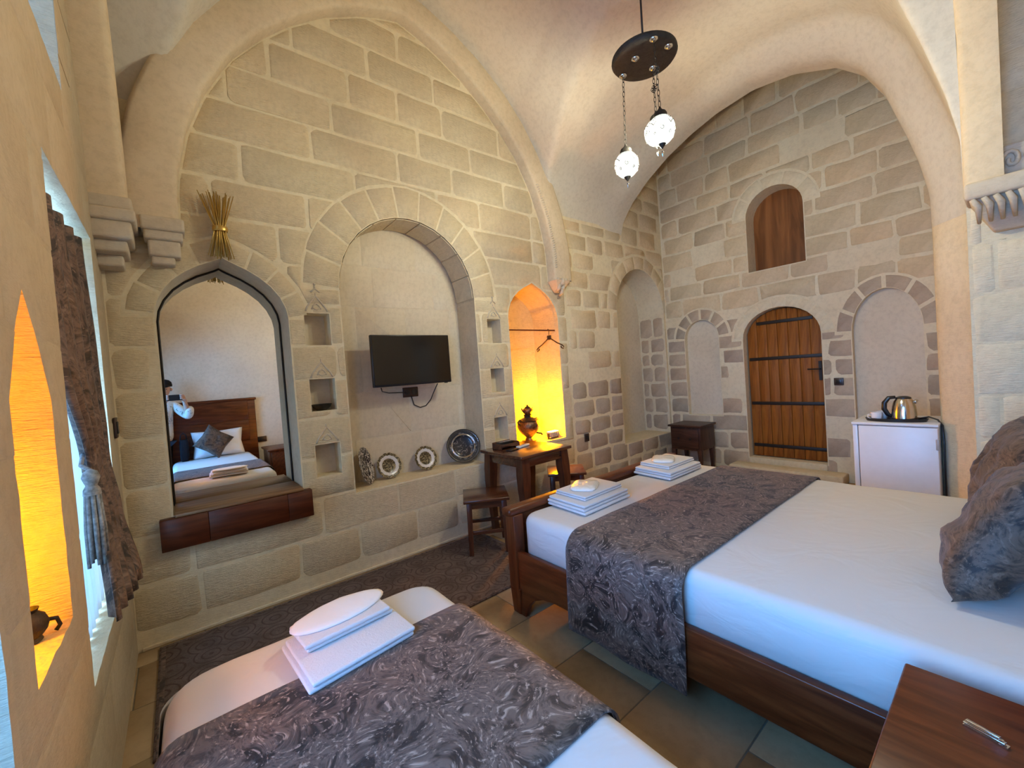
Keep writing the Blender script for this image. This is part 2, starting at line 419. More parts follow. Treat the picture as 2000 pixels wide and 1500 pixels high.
def stone_piece(name, fr, need, avoid, mat, parent, thick=0.007, depth=0.006, min_area=0.005):
    ov, keep = region(need, avoid)
    if not keep: return None
    used = sorted({i for f in keep for i in f}); mp = {i: k for k, i in enumerate(used)}
    ar = 0
    for f in keep:
        a, b2, c = [ov[i] for i in f[:3]]; ar += abs((b2 - a).cross(c - a)) / 2
    bx = [x for x, _ in need[0]]; bz = [z for _, z in need[0]]
    if ar < min_area or ar > 1.02 * (max(bx) - min(bx)) * (max(bz) - min(bz)): return None
    pts = [fr(ov[i][0], ov[i][1], 0.0) for i in used]
    cen = sum(pts, Vector()) / len(pts)
    me = bpy.data.meshes.new(name)
    me.from_pydata([p - cen for p in pts], [], [tuple(mp[i] for i in (f[::-1] if fr.flip else f)) for f in keep])
    nrm = fr(0, 0, 1) - fr(0, 0, 0); good = False
    for th in (thick, thick * .45):
        bm = bmesh.new(); bm.from_mesh(me)
        if len(need) == 1 and not avoid: bmesh.ops.dissolve_limit(bm, angle_limit=0.02, verts=bm.verts, edges=bm.edges)
        per = sum(e.calc_length() for e in bm.edges if len(e.link_faces) == 1)
        if ar / max(per, 1e-6) < 0.014: bm.free(); break
        bmesh.ops.inset_region(bm, faces=bm.faces[:], thickness=th, depth=depth, use_even_offset=True, use_boundary=True)
        bm.normal_update()
        lim = max((p - cen).length for p in pts) + 0.004
        if not any(v.co.length > lim for v in bm.verts) and all(f.normal.dot(nrm) > 0.05 for f in bm.faces if f.calc_area() > 1e-7):
            good = True; break
        bm.free()
    if not good:
        # a cut stone: straight sides down to the wall plane
        bm = bmesh.new(); bm.from_mesh(me)
        per = sum(e.calc_length() for e in bm.edges if len(e.link_faces) == 1)
        if ar / max(per, 1e-6) < 0.014:
            bm.free(); bpy.data.meshes.remove(me); return None
        ext = bmesh.ops.extrude_face_region(bm, geom=bm.faces[:])
        bmesh.ops.translate(bm, vec=nrm * depth, verts=[g for g in ext['geom'] if isinstance(g, bmesh.types.BMVert)])
    bm.to_mesh(me); bm.free()
    me.polygons.foreach_set('use_smooth', [True] * len(me.polygons)); me.set_sharp_from_angle(angle=radians(60))
    me.materials.append(MT[mat])
    o = bpy.data.objects.new(name, me); COL.objects.link(o); o.location = cen; o.parent = parent
    return o
def rough_rect(a0, a1, z0, z1, r, j):
    pts = []; j = min(j, 0.05 * (a1 - a0), 0.05 * (z1 - z0))
    for (ca, cz, s0) in ((a1, z0, -pi / 2), (a1, z1, 0), (a0, z1, pi / 2), (a0, z0, pi)):
        sa = -1 if ca == a1 else 1; sz = 1 if cz == z0 else -1
        rr = min(r * rnd.uniform(0.5, 1.4), 0.3 * (a1 - a0), 0.3 * (z1 - z0))
        for k in range(3):
            t = s0 + k * pi / 4
            pts.append((ca + sa * rr + rr * cos(t) + rnd.uniform(-j, j), cz + sz * rr + rr * sin(t) + rnd.uniform(-j, j)))
    # a wobble in the middle of the long edges
    pts.insert(12, ((a0 + a1) / 2, z0 + rnd.uniform(-j, j)))
    pts.insert(6, ((a0 + a1) / 2, z1 + rnd.uniform(-j, j)))
    return pts
def arch(a0, a1, z0, zs, za, kind='round', n=16):
    """closed outline, and the curve alone from right spring to left spring"""
    c, h = (a0 + a1) / 2, (a1 - a0) / 2; cur = []
    if kind == 'round':
        for k in range(n + 1):
            t = pi * k / n; cur.append((c + h * cos(t), zs + (za - zs) * sin(t)))
    else:
        prof = {'ogee': [(1, 0), (.97, .18), (.88, .38), (.74, .56), (.56, .71), (.36, .83), (.18, .91), (.07, .96), (0, 1)],
                'spire': [(1, 0), (.86, .16), (.72, .32), (.58, .50), (.42, .66), (.22, .82), (.10, .92), (0, 1)]}[kind]
        cur = [(c + h * x, zs + (za - zs) * y) for x, y in prof] + [(c - h * x, zs + (za - zs) * y) for x, y in prof[-2::-1]]
    return [(a0, z0), (a1, z0)] + cur, cur
def offset_curve(cur, d):
    out = []
    for i, p in enumerate(cur):
        a = Vector(cur[max(0, i - 1)]); b2 = Vector(cur[min(len(cur) - 1, i + 1)]); t = (b2 - a).normalized()
        out.append((p[0] + t.y * d, p[1] - t.x * d))
    return out
def resample(cur, n):
    P = [Vector(p) for p in cur]; L = [0]
    for i in range(1, len(P)): L.append(L[-1] + (P[i] - P[i - 1]).length)
    out = []; j = 0
    for k in range(n):
        s = L[-1] * k / (n - 1)
        while j < len(L) - 2 and L[j + 1] < s: j += 1
        t = (s - L[j]) / max(1e-9, L[j + 1] - L[j]); out.append(tuple(P[j].lerp(P[j + 1], min(1, t))))
    return out

def wall_mesh(name, fr, outline, holes, mat, parent=None, jitter=0.0):
    """wall face with openings; each opening has reveals and, when asked, a back"""
    mb = MB()
    ov, keep = region([outline], [h['poly'] for h in holes])
    mb.add([fr(p[0], p[1], 0) for p in ov], [tuple(f) for f in keep])
    o = mb.build(name, mat, parent, recalc=False)
    for h in holes:
        p = h['poly']; n = len(p); q = MB()
        front = [fr(a, z, 0) for a, z in p]; back = [fr(a, z, -h['d']) for a, z in p]
        q.add(front + back, [(i, (i + 1) % n, n + (i + 1) % n, n + i) for i in range(n)])
        r = q.build('reveal', h.get('rmat', mat), o, smooth='auto')
        if h.get('back', True):
            q = MB(); q.add(back, [tuple(range(n))]); q.build('niche_back', h.get('bmat', mat), o)
    return o

def voussoirs(fr, cur, width, k, mat, parent, gap=0.008, name='voussoir', jw=0.010):
    n = k * 4 + 1; inn = resample(offset_curve(cur, 0.006), n)
    for i in range(k):
        w_ = width + rnd.uniform(-jw, jw)
        outc = resample(offset_curve(cur, w_), n)
        a = [Vector(x) for x in inn[i * 4:i * 4 + 5]]; b2 = [Vector(x) for x in outc[i * 4:i * 4 + 5]]
        def shr(s):
            s = list(s); d0 = (s[1] - s[0]).normalized(); d1 = (s[-2] - s[-1]).normalized()
            s[0] = s[0] + d0 * gap; s[-1] = s[-1] + d1 * gap; return s
        a, b2 = shr(a), shr(b2)
        poly = [tuple(x) for x in a] + [tuple(x) for x in b2[::-1]]
        stone_piece(name, fr, [poly], [], mat, parent)

def courses(fr, a0, a1, z0, z1, heights, lengths, joint, allowed, avoid, mat, parent, r=0.03, j=0.006, depth=0.006, seed=1, drop=0.0, name='stone'):
    global rnd
    keep_r = rnd; rnd = random.Random(seed); z = z0; row = 0
    while z < z1:
        h = rnd.uniform(*heights)
        if z + h > z1 - 0.12: h = z1 - z
        a = a0 - rnd.uniform(0, lengths[1])
        while a < a1:
            l = rnd.uniform(*lengths); e = a + l
            if min(e, a1) - max(a, a0) > joint + 0.05 and rnd.random() >= drop:
                p = rough_rect(max(a, a0) + joint / 2, min(e, a1) - joint / 2, z + joint / 2, z + h - joint / 2, r, j)
                # only the openings that touch this stone
                bb = (min(x for x, _ in p), max(x for x, _ in p), min(y for _, y in p), max(y for _, y in p))
                av = [q for q in avoid if not (max(x for x, _ in q) < bb[0] or min(x for x, _ in q) > bb[1] or max(y for _, y in q) < bb[2] or min(y for _, y in q) > bb[3])]
                need = [p]
                if allowed and not all(inside(x, allowed) for x in p): need.append(allowed)
                stone_piece(name, fr, need, av, mat, parent, depth=depth)
            a = e
        z += h; row += 1
    rnd = keep_r

# ================================================================== THE ROOM
# ---- floor
fl = MB().box(-0.95, XB + 0.3, YD, 3.7, -0.08, -0.004).build('floor', 'floor_joint'); struct(fl, 'beige stone slab floor')
tr_ = random.Random(3)
yy = -0.53; rowi = 0
while yy < 3.2:
    th = 0.40; xx = -0.86 + (0.3 if rowi % 2 else 0.0)
    while xx < XB - 0.05:
        x1 = min(xx + 0.60, XB - 0.01); y1 = min(yy + th, 3.235)
        x0 = max(xx, -0.86)
        if x1 - x0 > 0.05:
            MB().box(x0 + 0.003, x1 - 0.003, yy + 0.003, y1 - 0.003, -0.02, tr_.uniform(-0.0012, 0.0)).build('tile', 'floor_stone', fl, bevel=0.002, seg=1, center=True)
        xx += 0.60
    yy += th; rowi += 1

# ---- front wall (the long wall with the mirror and the television)
ARCH_A = [(1.58, 2.42), (1.57, 2.75), (1.50, 3.08), (1.39, 3.36), (1.23, 3.64), (1.05, 3.85), (.85, 4.04), (.60, 4.22), (.35, 4.35), (.15, 4.43), (.0, 4.47)]
CXA = 1.67
inner_A = [(CXA + h, z) for h, z in ARCH_A] + [(CXA - h, z) for h, z in ARCH_A[-2::-1]]
inner_A = resample(inner_A, 61)
o_mir, c_mir = arch(-0.06, 0.655, 0.74, 1.95, 2.33, 'ogee')
o_tv, c_tv = arch(1.02, 2.25, 0.62, 2.18, 2.82)
o_yel, c_yel = arch(2.65, 3.36, 0.69, 2.02, 2.39, 'ogee')
o_alc, c_alc = arch(4.45, 5.56, 0.43, 2.15, 2.74)
def sq(a0, a1, z0, z1): return [(a0, z0), (a1, z0), (a1, z1), (a0, z1)]
small = [sq(x0, x1, z0, z0 + 0.235) for (x0, x1) in ((0.757, 0.932), (2.382, 2.545)) for z0 in (0.795, 1.275, 1.757)]
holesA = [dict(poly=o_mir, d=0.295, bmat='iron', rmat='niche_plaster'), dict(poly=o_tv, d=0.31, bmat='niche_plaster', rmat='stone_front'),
          dict(poly=o_yel, d=0.41, bmat='niche_stone_lamp_tint', rmat='niche_stone_lamp_tint'), dict(poly=o_alc, d=0.42, bmat='niche_plaster', rmat='mortar_right')] + \
         [dict(poly=p, d=0.15, bmat='niche_plaster') for p in small]
wa = wall_mesh('wall_front', FA, sq(-0.8, XB + 0.3, -0.02, 5.0), holesA, 'mortar_front'); struct(wa, 'pale limestone wall with arched niches')
allowedA = [(XC, 0.0), (XB, 0.0), (XB, 4.75), (4.66, 4.75), (4.66, 3.16), (3.50, 3.16), (3.50, 2.42)] + [(a, z) for a, z in offset_curve(inner_A, -0.012)] + [(0.06, 2.42), (XC, 2.42)]
def jamb(outline, cur, wd):
    z0 = outline[0][1]; a0, a1 = outline[0][0], outline[1][0]; zs = cur[0][1] - 0.012
    ar = offset_curve(cur, wd)
    return [(a0 - .010, z0 - .010), (a1 + .010, z0 - .010), (a1 + .010, zs), (ar[0][0], zs)] + ar + [(ar[-1][0], zs), (a0 - .010, zs)]
avoidA = [jamb(o_mir, c_mir, 0.15), jamb(o_tv, c_tv, 0.27), jamb(o_yel, c_yel, 0.016), jamb(o_alc, c_alc, 0.20)] + \
         [sq(p[0][0] - .006, p[1][0] + .006, p[0][1] - .006, p[2][1] + .006) for p in small]
courses(FA, XC, 3.50, 0.10, 4.5, (0.24, 0.30), (0.38, 0.78), 0.022, allowedA, avoidA, 'stone_front', wa, r=0.03, j=0.006, depth=0.004, seed=11)
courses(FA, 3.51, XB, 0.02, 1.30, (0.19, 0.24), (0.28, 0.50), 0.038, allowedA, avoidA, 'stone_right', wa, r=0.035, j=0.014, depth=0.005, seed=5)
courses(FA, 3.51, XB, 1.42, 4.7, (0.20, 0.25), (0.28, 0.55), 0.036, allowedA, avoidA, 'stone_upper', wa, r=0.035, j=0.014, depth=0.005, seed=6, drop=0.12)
voussoirs(FA, c_mir, 0.13, 8, 'stone_front', wa)
voussoirs(FA, c_tv, 0.25, 11, 'stone_front', wa)
voussoirs(FA, c_alc, 0.17, 9, 'stone_upper', wa)
# stones lining the soffit of the television niche
def soffit(cur, k, d0, d1, mat, parent, name='soffit_stone'):
    n = k * 3 + 1; P = resample(offset_curve(cur, -0.004), n)
    for i in range(k):
        s = [Vector(x) for x in P[i * 3:i * 3 + 4]]
        s[0] = s[0].lerp(s[1], .08); s[-1] = s[-1].lerp(s[-2], .08)
        q = MB()
        inn = offset_curve([tuple(x) for x in s], -0.006)
        vs = [FA(a, z, -d0) for a, z in [tuple(x) for x in s]] + [FA(a, z, -d0) for a, z in inn] + [FA(a, z, -d1) for a, z in [tuple(x) for x in s]] + [FA(a, z, -d1) for a, z in inn]
        m_ = len(s); fs = []
        for t in range(m_ - 1):
            fs += [(t, t + 1, m_ + t + 1, m_ + t), (m_ + t, m_ + t + 1, 3 * m_ + t + 1, 3 * m_ + t), (2 * m_ + t, 2 * m_ + t + 1, 3 * m_ + t + 1, 3 * m_ + t)]
        fs += [(0, m_, 3 * m_, 2 * m_), (m_ - 1, 2 * m_ - 1, 4 * m_ - 1, 3 * m_ - 1)]
        q.add(vs, fs); q.build(name, mat, parent, center=True)
FN = frame((0, YA + 0.31, 0), (1, 0, 0), (0, 0, 1), (0, -1, 0)); FN.flip = False
courses(FN, 1.03, 2.24, 0.62, 2.85, (0.34, 0.42), (0.38, 0.62), 0.010, [(a, z) for a, z in o_tv], [], 'niche_plaster', wa, r=0.012, j=0.003, depth=0.002, seed=51, name='back_block')
FK = frame((5.557, 0, 0), (0, 1, 0), (0, 0, 1), (-1, 0, 0)); FK.flip = True
courses(FK, YA + 0.012, YA + 0.41, 0.45, 2.12, (0.19, 0.25), (0.16, 0.34), 0.036, None, [], 'stone_right', wa, r=0.03, j=0.010, depth=0.004, seed=52)
soffit(c_tv, 9, 0.012, 0.30, 'stone_front', wa)
# carved gables over the small niches
def gable(x, z, s, fr, parent, style):
    mb = MB(); d = 0.004; r = 0.0065
    P = lambda a, h: fr(x + a * s, z + h * s, d)
    w_ = 0.085
    mb.tube([P(-w_, 0.0), P(-w_ * .8, .035), P(-w_ * .35, .085), P(0, .125), P(w_ * .35, .085), P(w_ * .8, .035), P(w_, 0.0)], r, 6)
    mb.tube([P(-.035, .018), P(-.02, .05), P(0, .065), P(.02, .05), P(.035, .018)], r * .8, 6)
    mb.tube([P(-.03, .03), P(0, .012), P(.03, .03)], r * .7, 6)
    mb.tube([P(0, .12), P(0, .15)], r * .8, 6)
    if style:
        mb.tube([P(-.035, .155), P(0, .185), P(.035, .155)], r, 6)
        mb.tube([P(0, .185), P(0, .215)], [r, r * .5], 6)
        mb.lathe([(0, -.012), (.012, 0), (0, .012)], 8, P(0, .222))
    mb.build('carved_gable', 'carved_stone', parent, smooth=True)
for p in small:
    cx = (p[0][0] + p[1][0]) / 2
    gable(cx, p[2][1] + 0.012, 0.9, FA, wa, p[2][1] > 1.9)
bb_ = MB().box(XC + 0.02, 3.5, YA - 0.014, YA, 0.0, 0.020).build('baseboard_front', 'pier_stone', bevel=0.003); struct(bb_)

# ---- right wall (the door wall)
o_n1, c_n1 = arch(2.50, 2.965, 0.69, 1.74, 1.99)
o_dr, c_dr = arch(1.385, 2.20, 0.17, 1.66, 2.01)
o_n2, c_n2 = arch(0.572, 1.115, 0.60, 1.62, 2.04)
o_wn, c_wn = arch(1.49, 2.09, 2.48, 3.14, 3.43)
holesB = [dict(poly=o_n1, d=0.07, bmat='niche_plaster'), dict(poly=o_dr, d=0.20, bmat='iron'), dict(poly=o_n2, d=0.08, bmat='niche_plaster'), dict(poly=o_wn, d=0.30, bmat='iron')]
wb = wall_mesh('wall_right', FB, sq(-0.6, 3.7, -0.02, 5.0), holesB, 'mortar_right'); struct(wb, 'squared stone wall with the plank door')
avoidB = [jamb(o_n1, c_n1, 0.165), jamb(o_dr, c_dr, 0.14), jamb(o_n2, c_n2, 0.15), jamb(o_wn, c_wn, 0.165)]
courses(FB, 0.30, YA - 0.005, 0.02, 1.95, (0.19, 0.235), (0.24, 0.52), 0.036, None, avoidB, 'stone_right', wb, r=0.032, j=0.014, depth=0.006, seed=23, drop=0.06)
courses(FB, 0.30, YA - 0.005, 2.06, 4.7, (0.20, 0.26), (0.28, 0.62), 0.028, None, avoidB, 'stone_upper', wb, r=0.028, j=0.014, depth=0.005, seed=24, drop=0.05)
voussoirs(FB, c_n1, 0.14, 6, 'stone_right', wb, gap=0.016)
voussoirs(FB, c_dr, 0.115, 9, 'mortar_right', wb, gap=0.012)
voussoirs(FB, c_n2, 0.125, 6, 'stone_right', wb, gap=0.018)
voussoirs(FB, c_wn, 0.14, 5, 'mortar_right', wb, gap=0.012)
st = MB().box(XB - 0.24, XB, 1.20, 2.36, 0.0, 0.105).build('door_step', 'pier_stone', wb, bevel=0.012)
st = MB().box(XB - 0.02, XB + 0.20, 1.385, 2.20, 0.10, 0.175).build('threshold', 'pier_stone', wb, bevel=0.008)

# ---- left wall (windows)
def jag(poly, j, seed):
    r = random.Random(seed); out = []
    for i, p in enumerate(poly):
        q = poly[(i + 1) % len(poly)]; L = sqrt((q[0] - p[0]) ** 2 + (q[1] - p[1]) ** 2); n = max(1, int(L / 0.05))
        for k in range(n):
            t = k / n; jj = j if 0 < k else 0
            out.append((p[0] + (q[0] - p[0]) * t + r.uniform(-jj, jj), p[1] + (q[1] - p[1]) * t + r.uniform(-jj, jj)))
    return out
o_cn, c_cn = arch(1.335, 1.72, 0.85, 1.47, 1.74, 'spire')
w1 = sq(1.92, 2.90, 0.53, 2.27); w2 = sq(-0.50, 1.155, 0.0, 2.30); w3 = sq(1.50, 2.45, 2.735, 3.55)
holesC = [dict(poly=jag(o_cn, 0.005, 1), d=0.40, rmat='niche_stone_lamp_tint', bmat='niche_stone_lamp_tint'), dict(poly=jag(w1, 0.004, 2), d=0.52, back=False, rmat='pier_stone'),
          dict(poly=jag(w2, 0.006, 3), d=0.52, back=False, rmat='pier_stone'), dict(poly=jag(w3, 0.005, 4), d=0.52, back=False, rmat='pier_stone')]
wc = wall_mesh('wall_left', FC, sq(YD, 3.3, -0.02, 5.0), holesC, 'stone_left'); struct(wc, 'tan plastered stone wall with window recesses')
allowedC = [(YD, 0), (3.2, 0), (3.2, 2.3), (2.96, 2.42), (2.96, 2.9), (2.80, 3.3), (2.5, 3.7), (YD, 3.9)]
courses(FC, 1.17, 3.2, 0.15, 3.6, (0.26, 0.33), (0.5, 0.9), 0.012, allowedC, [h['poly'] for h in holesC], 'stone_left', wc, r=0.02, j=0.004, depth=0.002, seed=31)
def window_unit(name, y0, y1, z0, z1, x, cols, rows, label):
    r = bpy.data.objects.new(name, None); COL.objects.link(r); r.location = (x, (y0 + y1) / 2, z0); struct(r, label)
    W, H = y1 - y0, z1 - z0; fw = 0.05
    mb = MB()
    for a0, a1, b0, b1 in ((-W / 2, -W / 2 + fw, 0, H), (W / 2 - fw, W / 2, 0, H), (-W / 2 + fw, W / 2 - fw, 0, fw), (-W / 2 + fw, W / 2 - fw, H - fw, H)):
        mb.box(-0.03, 0.03, a0, a1, b0, b1)
    mb.build('window_frame', 'darkwood_z', r)
    gw = (W - 2 * fw) / cols; gh = (H - 2 * fw) / rows
    for i in range(cols):
        for k in range(rows):
            if i: pass
            MB().box(-0.004, 0.004, -W / 2 + fw + i * gw + .012, -W / 2 + fw + (i + 1) * gw - .012, fw + k * gh + .012, fw + (k + 1) * gh - .012).build('pane', 'glass_pane', r)
    mb = MB()
    for i in range(1, cols): mb.box(-0.02, 0.02, -W / 2 + fw + i * gw - .015, -W / 2 + fw + i * gw + .015, fw, H - fw)
    for k in range(1, rows): mb.box(-0.018, 0.018, -W / 2 + fw, W / 2 - fw, fw + k * gh - .015, fw + k * gh + .015)
    if mb.v: mb.build('glazing_bar', 'darkwood_z', r)
    return r
window_unit('window_1', 1.915, 2.905, 0.525, 2.275, -0.80, 2, 3, 'tall window behind the curtain')
window_unit('window_2', -0.505, 1.16, 0.0, 2.305, -0.80, 3, 3, 'tall window recess beside the narrow bed')
window_unit('window_3', 1.495, 2.455, 2.73, 3.555, -0.80, 2, 1, 'small upper window')

# ---- rear wall, pier and recess behind the bed heads
wd = MB().add([(-0.95, YD, -0.02), (XB, YD, -0.02), (XB, YD, 5.0), (-0.95, YD, 5.0)], [(0, 1, 2, 3)]).build('wall_rear', 'niche_plaster'); struct(wd, 'pale plastered wall behind the headboards')
pier = MB().box(3.62, XB, YD, 0.172, -0.02, 5.0).build('wall_pier', 'pier_stone'); struct(pier, 'pale stone pier beside the wide bed')
q = MB(); npt = 16
for k in range(npt + 1):
    x = 4.10 + (4.50 - 4.10) * k / npt; t = min(1, max(0, (x - 4.12) / 0.38)); y = 0.1715 + (0.39 - 0.172) * t * t * (3 - 2 * t)
    q.v += [Vector((x, y, -0.02)), Vector((x, y, 2.36))]
q.v += [Vector((XB, 0.39, -0.02)), Vector((XB, 0.39, 2.36))]
for k in range(npt + 1): q.f.append((2 * k, 2 * k + 2, 2 * k + 3, 2 * k + 1))
q.build('pilaster', 'pier_stone', pier, smooth=True, recalc=False)
FP = frame((3.62, 0, 0), (0, 1, 0), (0, 0, 1), (-1, 0, 0)); FP.flip = True
courses(FP, YD, 0.165, 0.1, 3.0, (0.24, 0.30), (0.28, 0.42), 0.014, None, [sq(-0.2, 0.12, 2.0, 2.55)], 'pier_stone', pier, r=0.02, j=0.006, depth=0.004, seed=41)

# ---- vaulted ceiling
P1 = [(1.83, 2.30), (1.81, 2.60), (1.77, 2.85), (1.69, 3.14), (1.58, 3.42), (1.42, 3.72), (1.24, 3.97), (1.02, 4.19), (.74, 4.39), (.46, 4.53), (.2, 4.62), (0, 4.66)]
xs = resample([(CXA - h, z) for h, z in P1] + [(CXA + h, z) for h, z in P1[-2::-1]], 110)
xs = [(-0.30, 2.3), (-0.22, 2.3)] + xs + [(3.5 + 1.15 * k / 24, 2.30) for k in range(1, 25)]
PN = [(.39, 2.22), (.395, 2.55), (.44, 2.80), (.51, 3.07), (.63, 3.47), (.76, 3.72), (.94, 3.90), (1.25, 4.03), (1.6, 4.08), (1.96, 4.04), (2.24, 3.96), (2.53, 3.84), (2.82, 3.67), (3.05, 3.48), (3.19, 3.30), (3.24, 3.14)]
PN = resample(PN, 90)
PWD = [(3.24 - (3.24 - y) * (3.24 - .172) / (3.24 - .39), z + 0.12 * max(0, (z - 2.25)) / 1.8) for y, z in PN]
def sstep(a, b, x):
    t = min(1, max(0, (x - a) / (b - a))); return t * t * (3 - 2 * t)
mb = MB(); nx, ny = len(xs), len(PN)
for x, z1 in xs:
    t = sstep(4.12, 4.5, x)
    for (yn, zn), (yw, zw) in zip(PN, PWD):
        y = yw + (yn - yw) * t; z = zw + (zn - zw) * t
        k_ = 0.05; d_ = abs(z1 - z)
        zz = max(z1, z) + (max(0, k_ - d_) ** 2) / (4 * k_)
        zz += 0.012 * noise.noise(Vector((x * 1.3, y * 1.3, 0)))
        mb.v.append(Vector((x, y, zz)))
for i in range(nx - 1):
    for j in range(ny - 1):
        mb.f.append((i * ny + j, i * ny + j + 1, (i + 1) * ny + j + 1, (i + 1) * ny + j))
ce = mb.build('ceiling', 'plaster', smooth=True, recalc=False); struct(ce, 'cream plastered groin vault')
# end face of the vault and the higher ceiling over the door wall
mb = MB(); n = len(PN)
mb.add([(4.65, y, z) for y, z in PN] + [(4.65, y, 4.98) for y, z in PN], [(i, i + 1, n + i + 1, n + i) for i in range(n - 1)])
mb.add([(4.6, 0.1, 4.96), (XB, 0.1, 4.96), (XB, 3.3, 4.96), (4.6, 3.3, 4.96)], [(0, 1, 2, 3)])
mb.add([(4.65, 0.385, 2.2), (XB, 0.385, 2.2), (XB, 0.385, 4.98), (4.65, 0.385, 4.98)], [(0, 1, 2, 3)])
mb.build('vault_end', 'plaster', ce, recalc=False)
inner_D = [(CXA + (a - CXA) * 1.12, z if z > 2.43 else 2.29) for a, z in inner_A]
# flat head of the recess behind the bed heads
mb = MB().add([(-0.95, YD, 4.7), (3.63, YD, 4.7), (3.63, 0.05, 4.7), (-0.95, 0.05, 4.7)], [(0, 1, 2, 3)])
n = len(inner_A)
mb.add([(a, 0.045, z) for a, z in inner_D] + [(a, 0.045, 4.72) for a, z in inner_D], [(i, i + 1, n + i + 1, n + i) for i in range(n - 1)])
mb.add([(3.44, 0.045, 2.29), (3.64, 0.045, 2.29), (3.64, 0.045, 4.72), (3.44, 0.045, 4.72)], [(0, 1, 2, 3)])
mb.add([(-0.09, 0.045, 2.29), (-0.3, 0.045, 2.29), (-0.3, 0.045, 4.72), (-0.09, 0.045, 4.72)], [(0, 1, 2, 3)])
mb.add([(-0.95, YD, 2.3), (XC, YD, 2.3), (XC, 0.0, 2.3), (-0.95, 0.0, 2.3)], [(0, 1, 2, 3)])
mb.build('recess_head', 'plaster', ce, recalc=False)

# ---- ribs along the wall arches
def rib(name, P3, inner, th, d0, d1, mat, round_=0.03):
    outer = offset_curve(inner, th); n = len(inner)
    # profile from the soffit's inner edge, over a rounded arris and the face, to the back of the rib
    sec = [(0.0, d0), (0.0, d1 - round_), (round_ * .3, d1 - round_ * .3), (round_, d1), (th * .5, d1 + 0.004), (th - round_, d1), (th - round_ * .3, d1 - round_ * .3), (th, d1 - round_), (th, d0)]
    mb = MB()
    for i in range(n):
        a = Vector(inner[i]); o2 = Vector(outer[i]); dr = (o2 - a).normalized()
        for u, d in sec:
            q = a + dr * u; mb.v.append(P3(q.x, q.y, d))
    k = len(sec)
    for i in range(n - 1):
        for j in range(k - 1): mb.f.append((i * k + j, i * k + j + 1, (i + 1) * k + j + 1, (i + 1) * k + j))
    o = mb.build(name, mat, smooth='auto'); struct(o); return o
r1 = rib('trim_1', FA, inner_A, 0.27, 0.0, 0.12, 'rib_stone'); r1['label'] = 'broad pointed arch rib over the mirror wall'
FDp = frame((0, 0.045, 0), (1, 0, 0), (0, 0, 1), (0, 1, 0))
r2 = rib('trim_2', FDp, inner_D, 0.19, -0.02, 0.127, 'rib_stone'); r2['label'] = 'arch rib springing from the pier'
AC = [(1.28, 2.42), (1.27, 2.7), (1.22, 2.98), (1.12, 3.26), (.97, 3.50), (.78, 3.70), (.55, 3.85), (.28, 3.95), (0, 4.0)]
inner_C = resample([(1.70 + h, z) for h, z in AC] + [(1.70 - h, z) for h, z in AC[-2::-1]], 49)
r3 = rib('trim_3', FC, inner_C, 0.16, 0.0, 0.145, 'rib_stone'); r3['label'] = 'arch rib over the window wall'
# rope carving up the arris of the first rib, near its foot
cu = [p for p in resample(inner_A, 241)][6:44]
for i in range(0, 38, 1):
    a, z = cu[i]; nx_, nz_ = 0.022, 0.0
    p = FA(a + 0.030, z, 0.118)
    q = MB(); q.tube([p + Vector((-.014, -.001, -.007)), p + Vector((0, -.008, 0)), p + Vector((.014, -.001, .007))], [0.004, 0.0075, 0.004], 5)
    q.build('rope_notch', 'carved_stone', r1, smooth=True)
# corbels
def corbel_mouldings(name, boxes, parent, mat='carved_stone'):
    mb = MB()
    for bx in boxes: mb.box(*bx)
    return mb.build(name, mat, parent, bevel=0.014, seg=3)
corbel_mouldings('corbel', [(-0.085, 0.115, 3.10, 3.25, 2.42, 2.50), (-0.075, 0.105, 3.12, 3.25, 2.37, 2.43), (-0.06, 0.09, 3.14, 3.25, 2.28, 2.375), (-0.05, 0.06, 3.16, 3.25, 2.235, 2.285)], r1)
corbel_mouldings('corbel', [(-0.28, -0.105, 2.965, 3.24, 2.46, 2.53), (-0.28, -0.095, 2.955, 3.24, 2.40, 2.465), (-0.28, -0.115, 2.975, 3.24, 2.31, 2.405), (-0.28, -0.14, 3.02, 3.24, 2.25, 2.315), (-0.28, -0.165, 3.10, 3.24, 2.19, 2.255)], r3)
# leafy corbel at the foot of the first rib
mb = MB()
mb.frustum((3.345, 3.20, 2.30), (0.03, 0.03), (3.345, 3.17, 2.42), (0.115, 0.075))
cb = mb.build('corbel', 'carved_stone', r1, bevel=0.01)
for i, (dx, dz, s) in enumerate(((-.07, .03, 1), (0, .02, 1.1), (.07, .03, 1), (-.04, -.035, .9), (.04, -.035, .9), (0, -.08, .8))):
    mb = MB(); c = Vector((3.345 + dx * .8, 3.125 + (0.02 if dz < 0 else 0) + abs(dx) * .2, 2.375 + dz))
    mb.tube([c + Vector((0, .03, -.035 * s)), c + Vector((0, -.008, -.005)), c + Vector((0, -.02, .03 * s)), c + Vector((0, .005, .045 * s))], [.012, .026 * s, .022 * s, .008], 7)
    mb.build('carved_leaf', 'carved_stone', cb, smooth=True)
